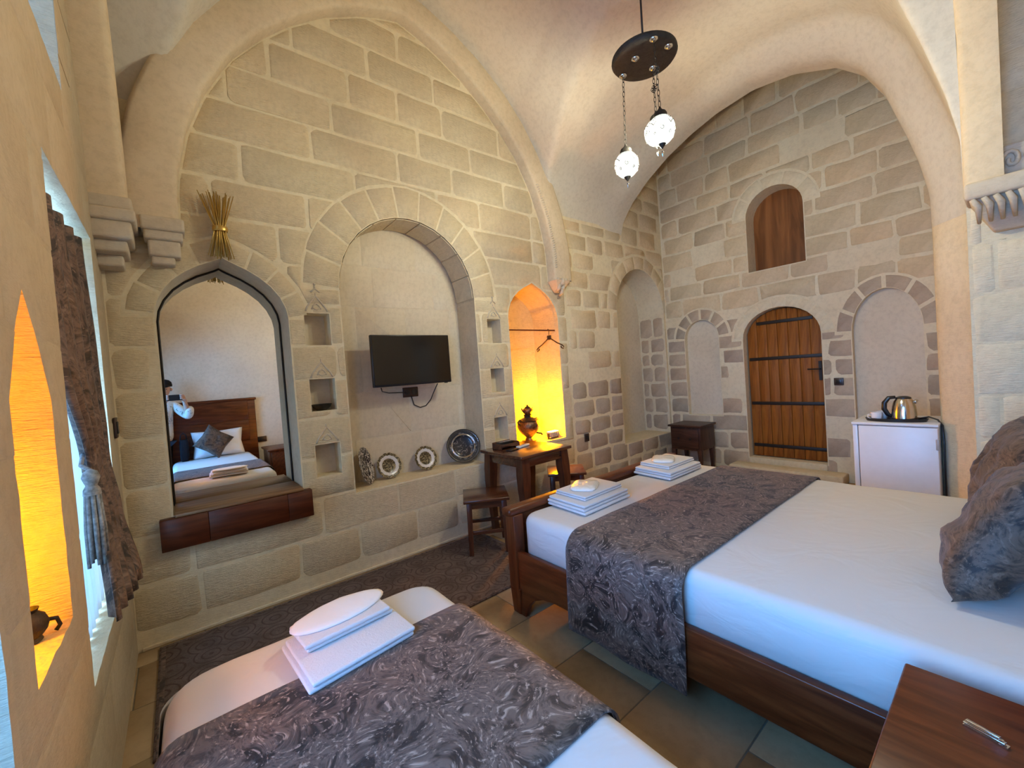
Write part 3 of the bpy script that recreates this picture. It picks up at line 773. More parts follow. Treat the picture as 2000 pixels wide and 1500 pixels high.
# carved corbel and capital on the pier
cp = MB().box(3.385, 3.63, -0.32, 0.17, 2.205, 2.295).build('corbel', 'carved_stone', pier, bevel=0.02, seg=3)
mb = MB(); mb.frustum((3.60, -0.10, 2.04), (0.03, 0.17), (3.53, -0.085, 2.21), (0.11, 0.24)); mb.build('corbel', 'carved_stone', pier, bevel=0.01)
for i in range(11):
    t = i / 10; y = 0.14 - 0.42 * t
    mb = MB(); mb.tube([(3.40, y, 2.205), (3.415, y - .012 - .02 * abs(t - .5), 2.165), (3.50, y - .02, 2.09)], [.012, .016, .008], 6)
    mb.build('carved_leaf', 'carved_stone', cp, smooth=True)
cap = MB().box(3.50, 3.63, -0.32, 0.042, 2.29, 2.47).build('capital', 'carved_stone', pier, bevel=0.012)
for i in range(4):
    y = 0.0 - 0.085 * i
    mb = MB(); pts = [Vector((3.495, y + .035 * cos(a) * (1 - a / 9), 2.385 + .055 * sin(a) * (1 - a / 9))) for a in [k * .55 for k in range(14)]]
    mb.tube(pts, [.011] * 10 + [.010, .009, .008, .007], 6); mb.build('carved_scroll', 'carved_stone', cap, smooth=True)

# ---- door_1
dr = bpy.data.objects.new('door_1', None); COL.objects.link(dr); dr.location = (0, 0, 0); struct(dr, 'honey brown plank door with black iron straps')
pw = (2.185 - 1.40) / 7
o_d2, _ = arch(1.395, 2.19, 0.185, 1.655, 2.0)
for i in range(7):
    y0 = 1.40 + pw * i + 0.002; y1 = 1.40 + pw * (i + 1) - 0.002
    ov, keep = region([sq(y0, y1, 0.185, 2.1), o_d2], [])
    us = sorted({k for f in keep for k in f}); mp = {k: j for j, k in enumerate(us)}
    me = MB(); n = len(us)
    fr_, bk = [FB(ov[k][0], ov[k][1], -0.10) for k in us], [FB(ov[k][0], ov[k][1], -0.14) for k in us]
    fs = [tuple(mp[k] for k in f) for f in keep]
    ed = {}
    for f in fs:
        for a, b2 in zip(f, f[1:] + f[:1]): ed[(a, b2)] = 1
    sides = [(a, b2, b2 + n, a + n) for (a, b2) in ed if (b2, a) not in ed]
    me.add(fr_ + bk, fs + [tuple(k + n for k in f[::-1]) for f in fs] + sides)
    me.build('plank', 'doorwood', dr, center=True, bevel=0.003, seg=1)
for z, y1 in ((1.845, 2.07), (1.405, 2.17), (0.85, 2.17), (0.32, 2.17)):
    MB().box(XB + 0.088, XB + 0.1, 1.402 if z < 1.8 else 1.48, y1, z - 0.019, z + 0.019).build('strap', 'iron', dr, bevel=0.002)
mb = MB().box(XB + 0.085, XB + 0.10, 1.415, 1.445, 1.12, 1.34); mb.tube([(XB + .09, 1.43, 1.25), (XB + .045, 1.43, 1.25), (XB + .04, 1.46, 1.25), (XB + .04, 1.54, 1.252)], .008, 8)
mb.build('handle', 'iron', dr)
# ---- window_4: small arched window with a wooden shutter
wn = bpy.data.objects.new('window_4', None); COL.objects.link(wn); wn.location = (0, 0, 0); struct(wn, 'small arched opening closed by a brown wooden shutter')
ow2, _ = arch(1.48, 2.10, 2.47, 3.13, 3.43)
MB().prism(ow2, -0.27, -0.24, FB).build('shutter', 'shutterwood', wn)

# ================================================================== BEDS
def rbox(mb, x0, x1, y0, y1, z0, z1): return mb.box(x0, x1, y0, y1, z0, z1)
def mattress(name, x0, x1, y0, y1, z0, z1, r, parent, mat, amp=0.006):
    """soft rounded slab with a slightly wavy cover"""
    bm = bmesh.new()
    bmesh.ops.create_cube(bm, size=1.0)
    for v in bm.verts: v.co = Vector(((x0 + x1) / 2 + v.co.x * (x1 - x0), (y0 + y1) / 2 + v.co.y * (y1 - y0), (z0 + z1) / 2 + v.co.z * (z1 - z0)))
    bmesh.ops.bevel(bm, geom=[e for e in bm.edges if abs(e.verts[0].co.z - e.verts[1].co.z) > 0.01], offset=r * 1.8, segments=6, affect='EDGES', profile=0.5)
    bmesh.ops.bevel(bm, geom=[e for e in bm.edges if all(abs(v.co.z - z1) < 1e-4 for v in e.verts)], offset=r, segments=5, affect='EDGES', profile=0.5)
    bmesh.ops.subdivide_edges(bm, edges=[e for e in bm.edges if e.calc_length() > 0.3], cuts=10, use_grid_fill=True)
    bmesh.ops.triangulate(bm, faces=[f for f in bm.faces if len(f.verts) > 4])
    for v in bm.verts:
        n_ = noise.noise(v.co * 3.1) * amp + noise.noise(v.co * 9.0) * amp * .4
        v.co += v.normal * n_ if v.normal.length > 0 else Vector()
    me = bpy.data.meshes.new(name); bm.to_mesh(me); bm.free()
    me.polygons.foreach_set('use_smooth', [True] * len(me.polygons))
    me.materials.append(MT[mat])
    o = bpy.data.objects.new(name, me); COL.objects.link(o); o.parent = parent; return o
def side_skirt(name, path, parent, mat, th=0.004):
    pass
def cushion(name, w_, h_, t_, mat, loc, rot, seed=0, parent=None, pinch=0.10, wr=0.010, n=22):
    mb = MB(); off = Vector((seed * 7.3, seed * 3.1, 0))
    for side in (1, -1):
        for i in range(n + 1):
            for k in range(n + 1):
                u = -1 + 2 * i / n; v = -1 + 2 * k / n
                e = max(0.0, (1 - u ** 4) * (1 - v ** 4))
                x = u * w_ / 2 * (1 - pinch * (1 - abs(v)) ** 1.0 * abs(u) ** 3); z = v * h_ / 2 * (1 - pinch * (1 - abs(u)) * abs(v) ** 3)
                y = side * t_ / 2 * e ** 0.55
                d = noise.noise(Vector((u * 3, v * 3, side * 2)) + off) * wr * (0.3 + e) + abs(noise.noise(Vector((u * 7, v * 7, side)) + off)) * wr * .6 * (1 - e * .5)
                mb.v.append(Vector((x, y - side * d * (1 if 0 < i < n and 0 < k < n else 0), z)))
    m_ = n + 1
    for s in (0, 1):
        for i in range(n):
            for k in range(n):
                a = s * m_ * m_ + i * m_ + k
                f = (a, a + 1, a + m_ + 1, a + m_); mb.f.append(f if s else f[::-1])
    o = mb.build(name, mat, parent, loc=loc, rot=rot, smooth=True); return o
def runner(name, xl, xr, ztop, r, zl, zr, y0, y1, mat, th=0.009, hang_wave=0.006):
    """cloth strip laid across a bed and down both sides"""
    prof = []
    n_h = 10
    for k in range(n_h): prof.append((xl, zl + (ztop - r - zl) * k / n_h, -1, 0))
    for k in range(7): t = pi - (pi / 2) * k / 6; prof.append((xl + r + r * cos(t), ztop - r + r * sin(t), cos(t), sin(t)))
    m_ = 24
    for k in range(1, m_): prof.append((xl + r + (xr - xl - 2 * r) * k / m_, ztop, 0, 1))
    for k in range(7): t = pi / 2 - (pi / 2) * k / 6; prof.append((xr - r + r * cos(t), ztop - r + r * sin(t), cos(t), sin(t)))
    for k in range(1, n_h + 1): prof.append((xr, ztop - r + (zr - ztop + r) * k / n_h, 1, 0))
    ny_ = 16; mb = MB(); P = len(prof)
    for layer in (th, 0.002):
        for j in range(ny_ + 1):
            y = y0 + (y1 - y0) * j / ny_
            for i, (x, z, nx_, nz_) in enumerate(prof):
                hang = max(0.0, (ztop - r - z))
                wv = hang_wave * hang * 6 * (sin(y * 17 + 1) * .5 + .5) if nz_ < .1 else 0.003 * noise.noise(Vector((x * 4, y * 4, 1)))
                yy_ = y + 0.006 * noise.noise(Vector((x * 3 + z * 3, j, 5))) * (1 if j in (0, ny_) else 0)
                mb.v.append(Vector((x + nx_ * (layer + wv), yy_, z + nz_ * (layer + abs(wv)))))
    N = P * (ny_ + 1)
    for j in range(ny_):
        for i in range(P - 1):
            a = j * P + i; mb.f.append((a, a + 1, a + P + 1, a + P)); mb.f.append((N + a, N + a + P, N + a + P + 1, N + a + 1))
    for i in range(P - 1):
        mb.f.append((i, N + i, N + i + 1, i + 1)); e = ny_ * P; mb.f.append((e + i, e + i + 1, N + e + i + 1, N + e + i))
    for j in range(ny_):
        a = j * P; mb.f.append((a, a + P, N + a + P, N + a)); b2 = a + P - 1; mb.f.append((b2, N + b2, N + b2 + P, b2 + P))
    return mb.build(name, mat, smooth=True)
def towel(name, w_, d_, h_, layers, loc, rotz, label, group, seed=0, skew=0.0):
    mb = MB(); r = random.Random(seed); lh = h_ / layers
    for k in range(layers):
        s = 1 - 0.02 * k; jx, jy = r.uniform(-.006, .006), r.uniform(-.006, .006)
        q = MB().box(-w_ / 2 * s + jx, w_ / 2 * s + jx, -d_ / 2 * s + jy, d_ / 2 * s + jy, k * lh + .0008, (k + 1) * lh - .0008)
        mb.add(q.v, q.f)
    for v in mb.v: v.x += skew * v.y
    o = mb.build(name, 'towel', loc=loc, rot=(0, 0, rotz), bevel=lh * 0.42, seg=3)
    return tag(o, label, 'towel', group)
def packet(name, w_, d_, h_, loc, rotz, label, mat='film', seed=0, cat='packet', oval=False, tilt=0.0):
    mb = MB(); n = 28
    rows = [(1.0, 0.0), (1.02, .25), (.93, .7), (.7, .95), (.35, 1.0), (0, 1.02)]
    for s, z in rows:
        for k in range(n):
            a = 2 * pi * k / n; ex = 1.0 if oval else .55
            cx_, cy_ = (abs(cos(a)) ** ex) * (1 if cos(a) > 0 else -1), (abs(sin(a)) ** ex) * (1 if sin(a) > 0 else -1)
            d = noise.noise(Vector((cx_ * 2.2 * s, cy_ * 2.2 * s, seed))) * .25
            mb.v.append(Vector((w_ / 2 * s * cx_ * (1 + .06 * d), d_ / 2 * s * cy_ * (1 + .06 * d), max(0.0, h_ * (z + (d if 0 < z else 0))))))
    for i in range(len(rows) - 1):
        for k in range(n):
            a = i * n + k; b2 = i * n + (k + 1) % n; mb.f.append((a, b2, b2 + n, a + n))
    mb.f.append(tuple(range(n))[::-1])
    o = mb.build(name, mat, loc=loc, rot=(0, tilt, rotz), smooth=True)
    return tag(o, label, cat)

# ---- wide bed with footboard
bed2 = thing('double_bed', 'wide reddish brown wooden bed with footboard and white fitted sheet', 'bed', (2.42, 0.75, 0))
B2 = lambda x0, x1, y0, y1, z0, z1: (x0 - 2.42, x1 - 2.42, y0 - 0.75, y1 - 0.75, z0, z1)
MB().box(*B2(1.52, 3.34, 1.945, 1.985, 0.16, 0.60)).build('footboard', 'bedwood_x', bed2, bevel=0.006)
MB().box(*B2(1.475, 3.385, 1.925, 2.01, 0.595, 0.645)).build('footboard_rail', 'bedwood_x', bed2, bevel=0.018, seg=3)
for x0, x1 in ((1.50, 1.575), (3.285, 3.36)):
    xm = (x0 + x1) / 2 - 2.42
    mb = MB(); mb.box(*B2(x0, x1, 1.92, 2.0, 0.15, 0.60)); mb.frustum((xm, 1.96 - .75, 0.0), (0.028, 0.035), (xm, 1.955 - .75, 0.16), (0.0375, 0.045))
    mb.build('leg', 'bedwood_z', bed2, bevel=0.005)
    mb = MB(); mb.frustum((xm, -.46 - .75, 0.0), (0.028, 0.035), (xm, -.46 - .75, 0.5), (0.0375, 0.04)); mb.build('leg', 'bedwood_z', bed2, bevel=0.005)
for x0, x1 in ((1.512, 1.548), (3.312, 3.348)):
    q = MB(); y1_ = 1.93
    fr = frame((x0 - 2.42, -0.75, 0), (0, 1, 0), (0, 0, 1), (1, 0, 0))
    q.prism([(-0.45, 0.18), (1.62, 0.18), (1.72, 0.165), (1.80, 0.13), (1.86, 0.07), (1.885, 0.0), (1.93, 0.0), (1.93, 0.385), (-0.45, 0.385)], 0, x1 - x0, fr)
    q.build('side_rail', 'bedwood_y', bed2, bevel=0.006)
MB().box(*B2(1.48, 3.38, -0.535, -0.475, 0.12, 1.30)).build('headboard', 'bedwood_x', bed2, bevel=0.012)
MB().box(*B2(1.56, 3.30, -0.45, 1.93, 0.24, 0.30)).build('slat_base', 'bedwood_x', bed2)
mattress('mattress', 1.555 - 2.42, 3.305 - 2.42, -0.46 - .75, 1.935 - .75, 0.30, 0.598, 0.055, bed2, 'sheet')
rn2 = tag(runner('bed_runner', 1.503, 3.357, 0.603, 0.095, 0.115, 0.12, 0.87, 1.50, 'damask_runner'), 'dark brown paisley bed runner hanging over the side of the wide bed', 'bed runner')
# ---- narrow bed
bed1 = thing('single_bed', 'narrow bed with plain tall brown headboard, nearest the windows', 'bed', (0.365, 0.6, 0))
B1 = lambda x0, x1, y0, y1, z0, z1: (x0 - .365, x1 - .365, y0 - .6, y1 - .6, z0, z1)
for x0, x1 in ((-0.075, -0.04), (0.77, 0.805)): MB().box(*B1(x0, x1, -0.47, 1.68, 0.14, 0.32)).build('side_rail', 'bedwood_y', bed1, bevel=0.005)
MB().box(*B1(-0.075, 0.805, 1.65, 1.685, 0.14, 0.32)).build('foot_rail', 'bedwood_x', bed1, bevel=0.005)
MB().box(*B1(-0.04, 0.77, -0.45, 1.65, 0.22, 0.27)).build('slat_base', 'bedwood_x', bed1)
for x in (-0.045, 0.775):
    for y in (-0.42, 1.645):
        mb = MB(); mb.frustum((x - .365, y - .6, 0), (.025, .025), (x - .365, y - .6, .3), (.033, .033)); mb.build('leg', 'bedwood_z', bed1, bevel=0.004)
MB().box(*B1(-0.13, 0.95, -0.535, -0.495, 0.12, 1.34)).build('headboard', 'bedwood_x', bed1, bevel=0.008)
MB().box(*B1(-0.15, 0.97, -0.545, -0.475, 1.33, 1.37)).build('headboard_rail', 'bedwood_x', bed1, bevel=0.01)
for z in (0.72, 1.04): MB().box(*B1(-0.08, 0.85, -0.496, -0.486, z, z + 0.30)).build('headboard_panel', 'bedwood_x', bed1, bevel=0.004)
mattress('mattress', -0.10 - .365, 0.838 - .365, -0.475 - .6, 1.745 - .6, 0.27, 0.556, 0.07, bed1, 'sheet', 0.008)
# sheet hanging loose at the foot corner
mb = MB(); n = 26; path = []
for k in range(n):
    t = k / (n - 1)
    if t < .5: path.append((-0.104 - .365, 0.9 + (1.62 - 0.9) * t * 2 - .6))
    else:
        a = pi - (t - .5) * 2 * pi / 2
        path.append((0.022 - .365 + 0.126 * cos(a), 1.62 - .6 + 0.126 * sin(a)))
for zz, fl_ in ((0.52, -0.004), (0.46, 0.006), (0.36, 0.016), (0.24, 0.022)):
    for k, (x, y) in enumerate(path):
        wv = 0.012 * sin(k * 1.9) * (0.52 - zz) * 4 + fl_
        d = Vector((x + .365 - 0.1, y - 0.5, 0)).normalized()
        mb.v.append(Vector((x + d.x * wv, y + d.y * wv, zz)))
for i in range(3):
    for k in range(n - 1): mb.f.append((i * n + k, i * n + k + 1, (i + 1) * n + k + 1, (i + 1) * n + k))
mb.build('sheet_drape', 'sheet_side', bed1, smooth=True)
rn1 = tag(runner('bed_runner', -0.108, 0.846, 0.560, 0.068, 0.26, 0.24, 0.695, 1.41, 'damask_runner'), 'dark purple brown paisley runner across the narrow bed', 'bed runner')
# pillows and cushions
tag(cushion('pillow', 0.62, 0.40, 0.15, 'pillow', (0.44, -0.365, 0.745), (radians(18), 0, 0), 1), 'white pillow leaning on the headboard of the narrow bed', 'pillow')
tag(cushion('cushion', 0.36, 0.36, 0.12, 'damask_cushion', (0.38, -0.215, 0.79), (radians(20), radians(38), 0), 2), 'small square paisley cushion tilted on its corner on the narrow bed', 'cushion')
tag(cushion('pillow', 0.66, 0.46, 0.17, 'pillow', (2.00, -0.225, 0.79), (radians(38), 0, radians(3)), 3), 'white pillow under the paisley cushion, near side of the wide bed', 'pillow')
tag(cushion('pillow', 0.66, 0.46, 0.17, 'pillow', (2.86, -0.26, 0.79), (radians(38), 0, 0), 4), 'white pillow at the far side of the wide bed', 'pillow')
tag(cushion('cushion', 0.50, 0.48, 0.21, 'damask_cushion', (2.13, 0.035, 0.815), (radians(26), radians(4), radians(-4)), 5, wr=0.022), 'plump brown paisley cushion, nearer one on the wide bed', 'cushion')
tag(cushion('cushion', 0.50, 0.50, 0.20, 'damask_cushion', (2.82, 0.03, 0.84), (radians(20), radians(-5), radians(5)), 6, wr=0.022), 'brown paisley cushion propped behind the plump one on the wide bed', 'cushion')
# towels on the narrow bed
zt = 0.569
towel('bath_towel', 0.35, 0.30, 0.034, 2, (0.403, 1.471, zt), radians(7), 'larger white folded towel at the bottom of the pile on the narrow bed', 'folded towels', 1, 0.06)
towel('hand_towel', 0.30, 0.17, 0.034, 2, (0.403, 1.545, zt + 0.0345), radians(5), 'smaller white folded towel on top of the larger one, narrow bed', 'folded towels', 2)
packet('slipper_packet', 0.33, 0.165, 0.011, (0.403, 1.575, zt + 0.069), radians(8), 'oval white slipper packet lying on the towels of the narrow bed', 'pillow', 3, 'slippers', True)
# towels on the wide bed
zt = 0.604
for (x, y, rz, nm, gp) in ((2.0, 1.76, radians(2), 'near the window end of the footboard', 'a'), (2.93, 1.755, radians(0), 'at the far end by the corner nightstand', 'b')):
    towel('bath_towel', 0.46, 0.33, 0.054, 3, (x, y, zt), rz, 'large white folded towel on the wide bed, ' + nm, 'folded towels', 5 + len(nm), 0.10)
    towel('hand_towel', 0.38, 0.26, 0.026, 2, (x + 0.035, y + 0.025, zt + 0.0545), rz, 'small white folded towel topping the pile, ' + nm, 'folded towels', 9 + len(nm), 0.08)
    packet('soap_packet', 0.23, 0.17, 0.022, (x + 0.01, y + 0.04, zt + 0.081), rz + 0.5, 'crinkled clear packet on the towels, ' + nm, 'film', len(nm))

# ---- rug
mb = MB(); nxr, nyr = 60, 16
rg = MB().box(-0.175, 2.085, 2.215, 3.19, 0.0005, 0.011).build('rug', 'rug_weave', bevel=0.004); tag(rg, 'long dull brown patterned rug along the mirror wall', 'rug')
bd = MB()
for a in ((-0.165, 2.075, 2.225, 2.245), (-0.165, 2.075, 3.16, 3.18)): bd.box(a[0], a[1], a[2], a[3], 0.0105, 0.0125)
bd.box(-0.165, -0.145, 2.245, 3.16, 0.0105, 0.0125); bd.box(2.055, 2.075, 2.245, 3.16, 0.0105, 0.0125)
bd.build('border', 'damask_curtain', rg)

# ================================================================== MIRROR NICHE
wm = thing('wall_mirror', 'tall ogee arched mirror set into the stone wall', 'mirror', (0.2975, 3.525, 0.757))
om, cm = arch(-0.052 - .2975, 0.647 - .2975, -0.012, 1.95 - .757, 2.322 - .757, 'ogee')
fm = frame((0, 0, 0), (1, 0, 0), (0, 0, 1), (0, -1, 0))
MB().prism(om, 0.0, 0.006, fm).build('glass', 'mirror_glass', wm)
MB().tube([(a, -0.007, z) for a, z in om[1:] + [om[0]]], 0.0065, 6).build('edge_seal', 'iron', wm)
lg = thing('wooden_ledge', 'dark brown boxed wooden ledge below the arched mirror', 'ledge', (0.29, 3.21, 0.55))
for x0, x1 in ((-0.125, 0.105), (0.106, 0.545), (0.546, 0.70)):
    MB().box(x0 - .29, x1 - .29, -0.035, 0.029, 0.0, 0.185).build('front_panel', 'ledgewood', lg, bevel=0.003, seg=1)
MB().box(-0.052 - .29, 0.648 - .29, -0.028, 0.306, 0.187, 0.205).build('top_board', 'ledgetop', lg, bevel=0.002, seg=1)
# sheaf of gilded stems
sh = thing('sheaf_ornament', 'gilded sheaf of thin stems tied with a band above the mirror', 'ornament', (0.295, 3.165, 2.49))
r = random.Random(12)
for i in range(30):
    a = 2 * pi * i / 30 * 1.0; t = r.uniform(0.35, 1.0)
    tx, ty = cos(a) * t, sin(a) * t
    top = Vector((tx * 0.105, ty * 0.05 - 0.0, r.uniform(0.19, 0.235))); wa_ = Vector((tx * 0.034, ty * 0.026, 0)); bot = Vector((tx * 0.075, ty * 0.045, -r.uniform(0.165, 0.19)))
    MB().tube([bot, wa_ + Vector((0, 0, -.02)), wa_ + Vector((0, 0, .02)), top], [0.0028, 0.0038, 0.0038, 0.0026], 6).build('stem', 'gold', sh, smooth=True)
MB().lathe([(0.039, -0.016), (0.042, -0.01), (0.042, 0.01), (0.039, 0.016)], 28, (0, 0, 0), sy=0.78).build('band', 'gold', sh, smooth='auto')
# bowl in the middle small niche
bl = MB().lathe([(0.0, 0.004), (0.028, 0.004), (0.032, 0.0), (0.036, 0.004), (0.06, 0.022), (0.072, 0.046), (0.069, 0.047), (0.056, 0.026), (0.03, 0.011), (0.0, 0.009)], 28).build('metal_bowl', 'dark_bronze', loc=(0.845, 3.315, 1.2755), smooth='auto')
tag(bl, 'small dark metal bowl standing in the middle left wall niche', 'bowl')

# ================================================================== TELEVISION NICHE
tv = thing('television', 'black flat screen television mounted in the large arched niche', 'television', (1.612, 3.30, 1.412), radians(0.6))
MB().box(-0.365, 0.365, 0.0, 0.035, 0.0, 0.43).build('casing', 'black_plastic', tv, bevel=0.006)
MB().box(-0.355, 0.355, -0.0025, 0.001, 0.018, 0.422).build('screen', 'screen', tv)
MB().box(-0.21, 0.21, 0.035, 0.075, 0.05, 0.30).build('back_housing', 'black_plastic', tv, bevel=0.012)
mb = MB(); mb.box(-0.1, 0.1, 0.075, 0.095, 0.1, 0.30); mb.box(-0.02, 0.02, 0.09, 0.249, 0.16, 0.24); mb.build('wall_bracket', 'iron', tv)
MB().box(0.30, 0.325, 0.004, 0.02, -0.006, 0.0).build('sensor', 'black_plastic', tv)
so = thing('wall_socket', 'dark double wall socket just under the television', 'socket', (1.675, 3.549, 1.30))
MB().box(-0.075, 0.075, -0.012, 0.0, 0, 0.09).build('plate', 'brown_plastic', so, bevel=0.004)
for x in (-.036, .036): MB().lathe([(0.026, 0), (0.026, 0.004), (0.018, 0.004), (0.018, 0.001), (0, 0.001)], 20, (x, -0.012, .045), (0, -1, 0)).build('outlet', 'black_plastic', so)
mb = MB().tube([(1.33, 3.36, 1.405), (1.36, 3.42, 1.375), (1.45, 3.5, 1.355), (1.56, 3.53, 1.35), (1.63, 3.53, 1.345)], 0.0045, 8)
tag(mb.build('power_cable', 'black_plastic', smooth=True), 'black cable running from the television to the socket', 'cable')
mb = MB().tube([(1.86, 3.36, 1.405), (1.87, 3.45, 1.34), (1.865, 3.52, 1.26), (1.82, 3.54, 1.205), (1.76, 3.54, 1.195), (1.70, 3.54, 1.225), (1.675, 3.535, 1.31)], 0.0045, 8)
tag(mb.build('antenna_cable', 'black_plastic', smooth=True), 'dark looping cable hanging below the television socket', 'cable')
def plate(name, label, c, R, normal, mats, scallop=0.0, spin=0.0, sx=1.0, rings=()):
    o = bpy.data.objects.new(name, None); COL.objects.link(o); tag(o, label, 'plate', 'plates on the niche sill')
    q = Vector(normal).to_track_quat('Z', 'Y'); o.rotation_mode = 'QUATERNION'; o.rotation_quaternion = q; o.location = c
    n = 60
    def ring(prof, nm, mat, lobes=14):
        mb = MB()
        for r_, z in prof:
            for k in range(n):
                a = 2 * pi * k / n + spin; s = 1 + (scallop * (abs(cos(a * lobes / 2)) - .5) if r_ > .75 else 0)
                mb.v.append(Vector((r_ * R * cos(a) * s * sx, r_ * R * sin(a) * s, z * R)))
        for i in range(len(prof) - 1):
            for k in range(n):
                a = i * n + k; b2 = i * n + (k + 1) % n; mb.f.append((a, b2, b2 + n, a + n))
        mb.build(nm, mat, o, smooth='auto')
    ring([(0.0001, 0.03), (0.5, 0.03), (0.56, 0.05)], 'well', mats[0])
    ring([(0.56, 0.05), (0.62, 0.09), (0.80, 0.11)], 'rim', mats[1])
    ring([(0.80, 0.11), (1.0, 0.14), (1.0, 0.11), (0.8, 0.06), (0.56, 0.0), (0.0001, 0.0)], 'edge', mats[2])
    for i, rr in enumerate(rings):
        mb = MB().tube([(rr * R * cos(2 * pi * k / 40), rr * R * sin(2 * pi * k / 40), (0.04 if rr < .56 else .11) * R) for k in range(41)], 0.0035, 6); mb.build('ring_line', 'steel', o, smooth=True)
    return o
plate('oval_plate', 'dark paisley patterned plate leaning on the left side of the niche', (1.165, 3.43, 0.775), 0.155, (0.75, -0.63, 0.2), ('china_dark', 'china_dark', 'china_dark'), sx=0.85)
plate('scalloped_plate', 'scalloped patterned plate with floral centre, left one of the pair', (1.385, 3.468, 0.730), 0.108, (0.02, -0.94, 0.3), ('china_center', 'china_white', 'china_center'), 0.06)
plate('scalloped_plate', 'scalloped patterned plate with floral centre, right one of the pair', (1.735, 3.468, 0.730), 0.108, (0.02, -0.94, 0.3), ('china_center', 'china_white', 'china_center'), 0.06, 0.3)
plate('round_tray', 'round dark metal tray with bright rings beside the table', (2.112, 3.405, 0.785), 0.162, (-0.42, -0.86, 0.28), ('tray_center', 'tray_center', 'dark_bronze'), rings=(0.66, 0.70, 0.93))

# ================================================================== YELLOW NICHE AND TABLE
rod = MB().tube([(2.655, 3.285, 1.893), (3.355, 3.30, 1.897)], 0.008, 10).build('hanging_rail', 'ledgewood', smooth='auto'); tag(rod, 'dark thin hanging rail across the yellow lit niche', 'rail')
hg = thing('coat_hanger', 'dark coat hanger on the end of the niche rail', 'hanger', (3.295, 3.33, 1.895))
MB().tube([(0, 0, -.075), (0, 0, -.03), (0, -.004, 0.0), (0, 0.002, .018), (0, 0.014, .021), (0, .02, .008)], .0035, 8).build('hook', 'iron', hg, smooth=True)
MB().tube([(0, 0, -.075), (0, -.05, -.105), (0, -.12, -.145), (0, -.19, -.175), (0, -.215, -.195), (0, -.205, -.215), (0, -.18, -.205), (0, -.175, -.185)], .007, 8).build('arm', 'darkwood_x', hg, smooth=True)
MB().tube([(0, 0, -.075), (0, .05, -.105), (0, .12, -.145), (0, .19, -.175), (0, .215, -.195), (0, .205, -.215), (0, .18, -.205), (0, .175, -.185)], .007, 8).build('arm', 'darkwood_x', hg, smooth=True)
MB().box(-.006, .006, -.03, .03, -.10, -.05).build('hub', 'darkwood_x', hg, bevel=.004)
sm = thing('samovar', 'dark engraved bronze samovar in the yellow lit niche', 'samovar', (2.985, 3.43, 0.69))
MB().box(-.06, .06, -.06, .06, 0, .012).build('base', 'bronze', sm, bevel=.003)
MB().lathe([(.052, .012), (.045, .03), (.036, .045), (.05, .06), (.085, .09), (.115, .135), (.125, .17), (.12, .20), (.105, .225)], 32).build('body', 'bronze', sm, smooth='auto')
MB().lathe([(.112, .222), (.115, .232), (.10, .24), (.07, .255), (.045, .265), (.045, .29), (.05, .295)], 32).build('collar', 'dark_bronze', sm, smooth='auto')
for s in (-1, 1): MB().tube([(s * .10, 0, .19), (s * .14, 0, .20), (s * .15, 0, .225), (s * .125, 0, .245), (s * .10, 0, .235)], .008, 8).build('handle', 'dark_bronze', sm, smooth=True)
MB().tube([(.03, -.09, .095), (.05, -.14, .09), (.052, -.155, .075)], .009, 8).build('tap', 'dark_bronze', sm, smooth=True)
tp = thing('teapot', 'small bronze teapot sitting on top of the samovar', 'teapot', (2.985, 3.43, 0.9855))
MB().lathe([(.035, 0), (.036, .004), (.05, .02), (.058, .04), (.05, .062), (.03, .072)], 24).build('body', 'bronze', tp, smooth='auto')
MB().lathe([(.034, .071), (.03, .08), (.012, .09), (.008, .097), (.011, .103), (0, .11)], 20).build('lid', 'dark_bronze', tp, smooth='auto')
MB().tube([(-.05, 0, .03), (-.075, 0, .05), (-.088, 0, .075)], [.012, .009, .006], 8).build('spout', 'bronze', tp, smooth=True)
MB().tube([(.045, 0, .055), (.075, 0, .07), (.08, 0, .045), (.05, 0, .025)], .005, 8).build('handle', 'bronze', tp, smooth=True)
def floodlight(loc, rotz, label, power, lp):
    f_ = thing('floodlight', label, 'lamp', loc, rotz)
    MB().box(-.075, .075, -.035, .035, .015, .075).build('housing', 'grey_plastic', f_, bevel=.006)
    MB().box(-.066, .066, -.028, .028, .075, .079).build('lens', 'flood_glass', f_)
    mb = MB(); mb.box(-.085, -.078, -.012, .012, 0, .06); mb.box(.078, .085, -.012, .012, 0, .06); mb.box(-.085, .085, -.012, .012, 0, .006); mb.build('bracket', 'iron', f_)
    for k in range(5): MB().box(-.06 + k * .03 - .004, -.06 + k * .03 + .004, -.045, -.035, .02, .07).build('cooling_fin', 'grey_plastic', f_)
    point_light('floodlight_beam', lp, 0.035, power, YEL, f_)
    return f_
floodlight((3.255, 3.335, 0.691), 0.12, 'small floodlight shining yellow beside the samovar', 82, (0.0, 0.04, 0.20))
tb = thing('side_table', 'small dark brown square table with curved legs below the yellow niche', 'table', (2.475, 2.915, 0))
MB().box(-.305, .305, -.30, .30, .725, .752).build('table_top', 'tablewood_x', tb, bevel=.006)
mb = MB(); mb.box(-.265, .265, -.262, -.242, .645, .726); mb.box(-.265, .265, .242, .262, .645, .726); mb.box(-.267, -.247, -.25, .25, .645, .726); mb.box(.247, .267, -.25, .25, .645, .726)
mb.build('apron', 'tablewood_x', tb, bevel=.003)
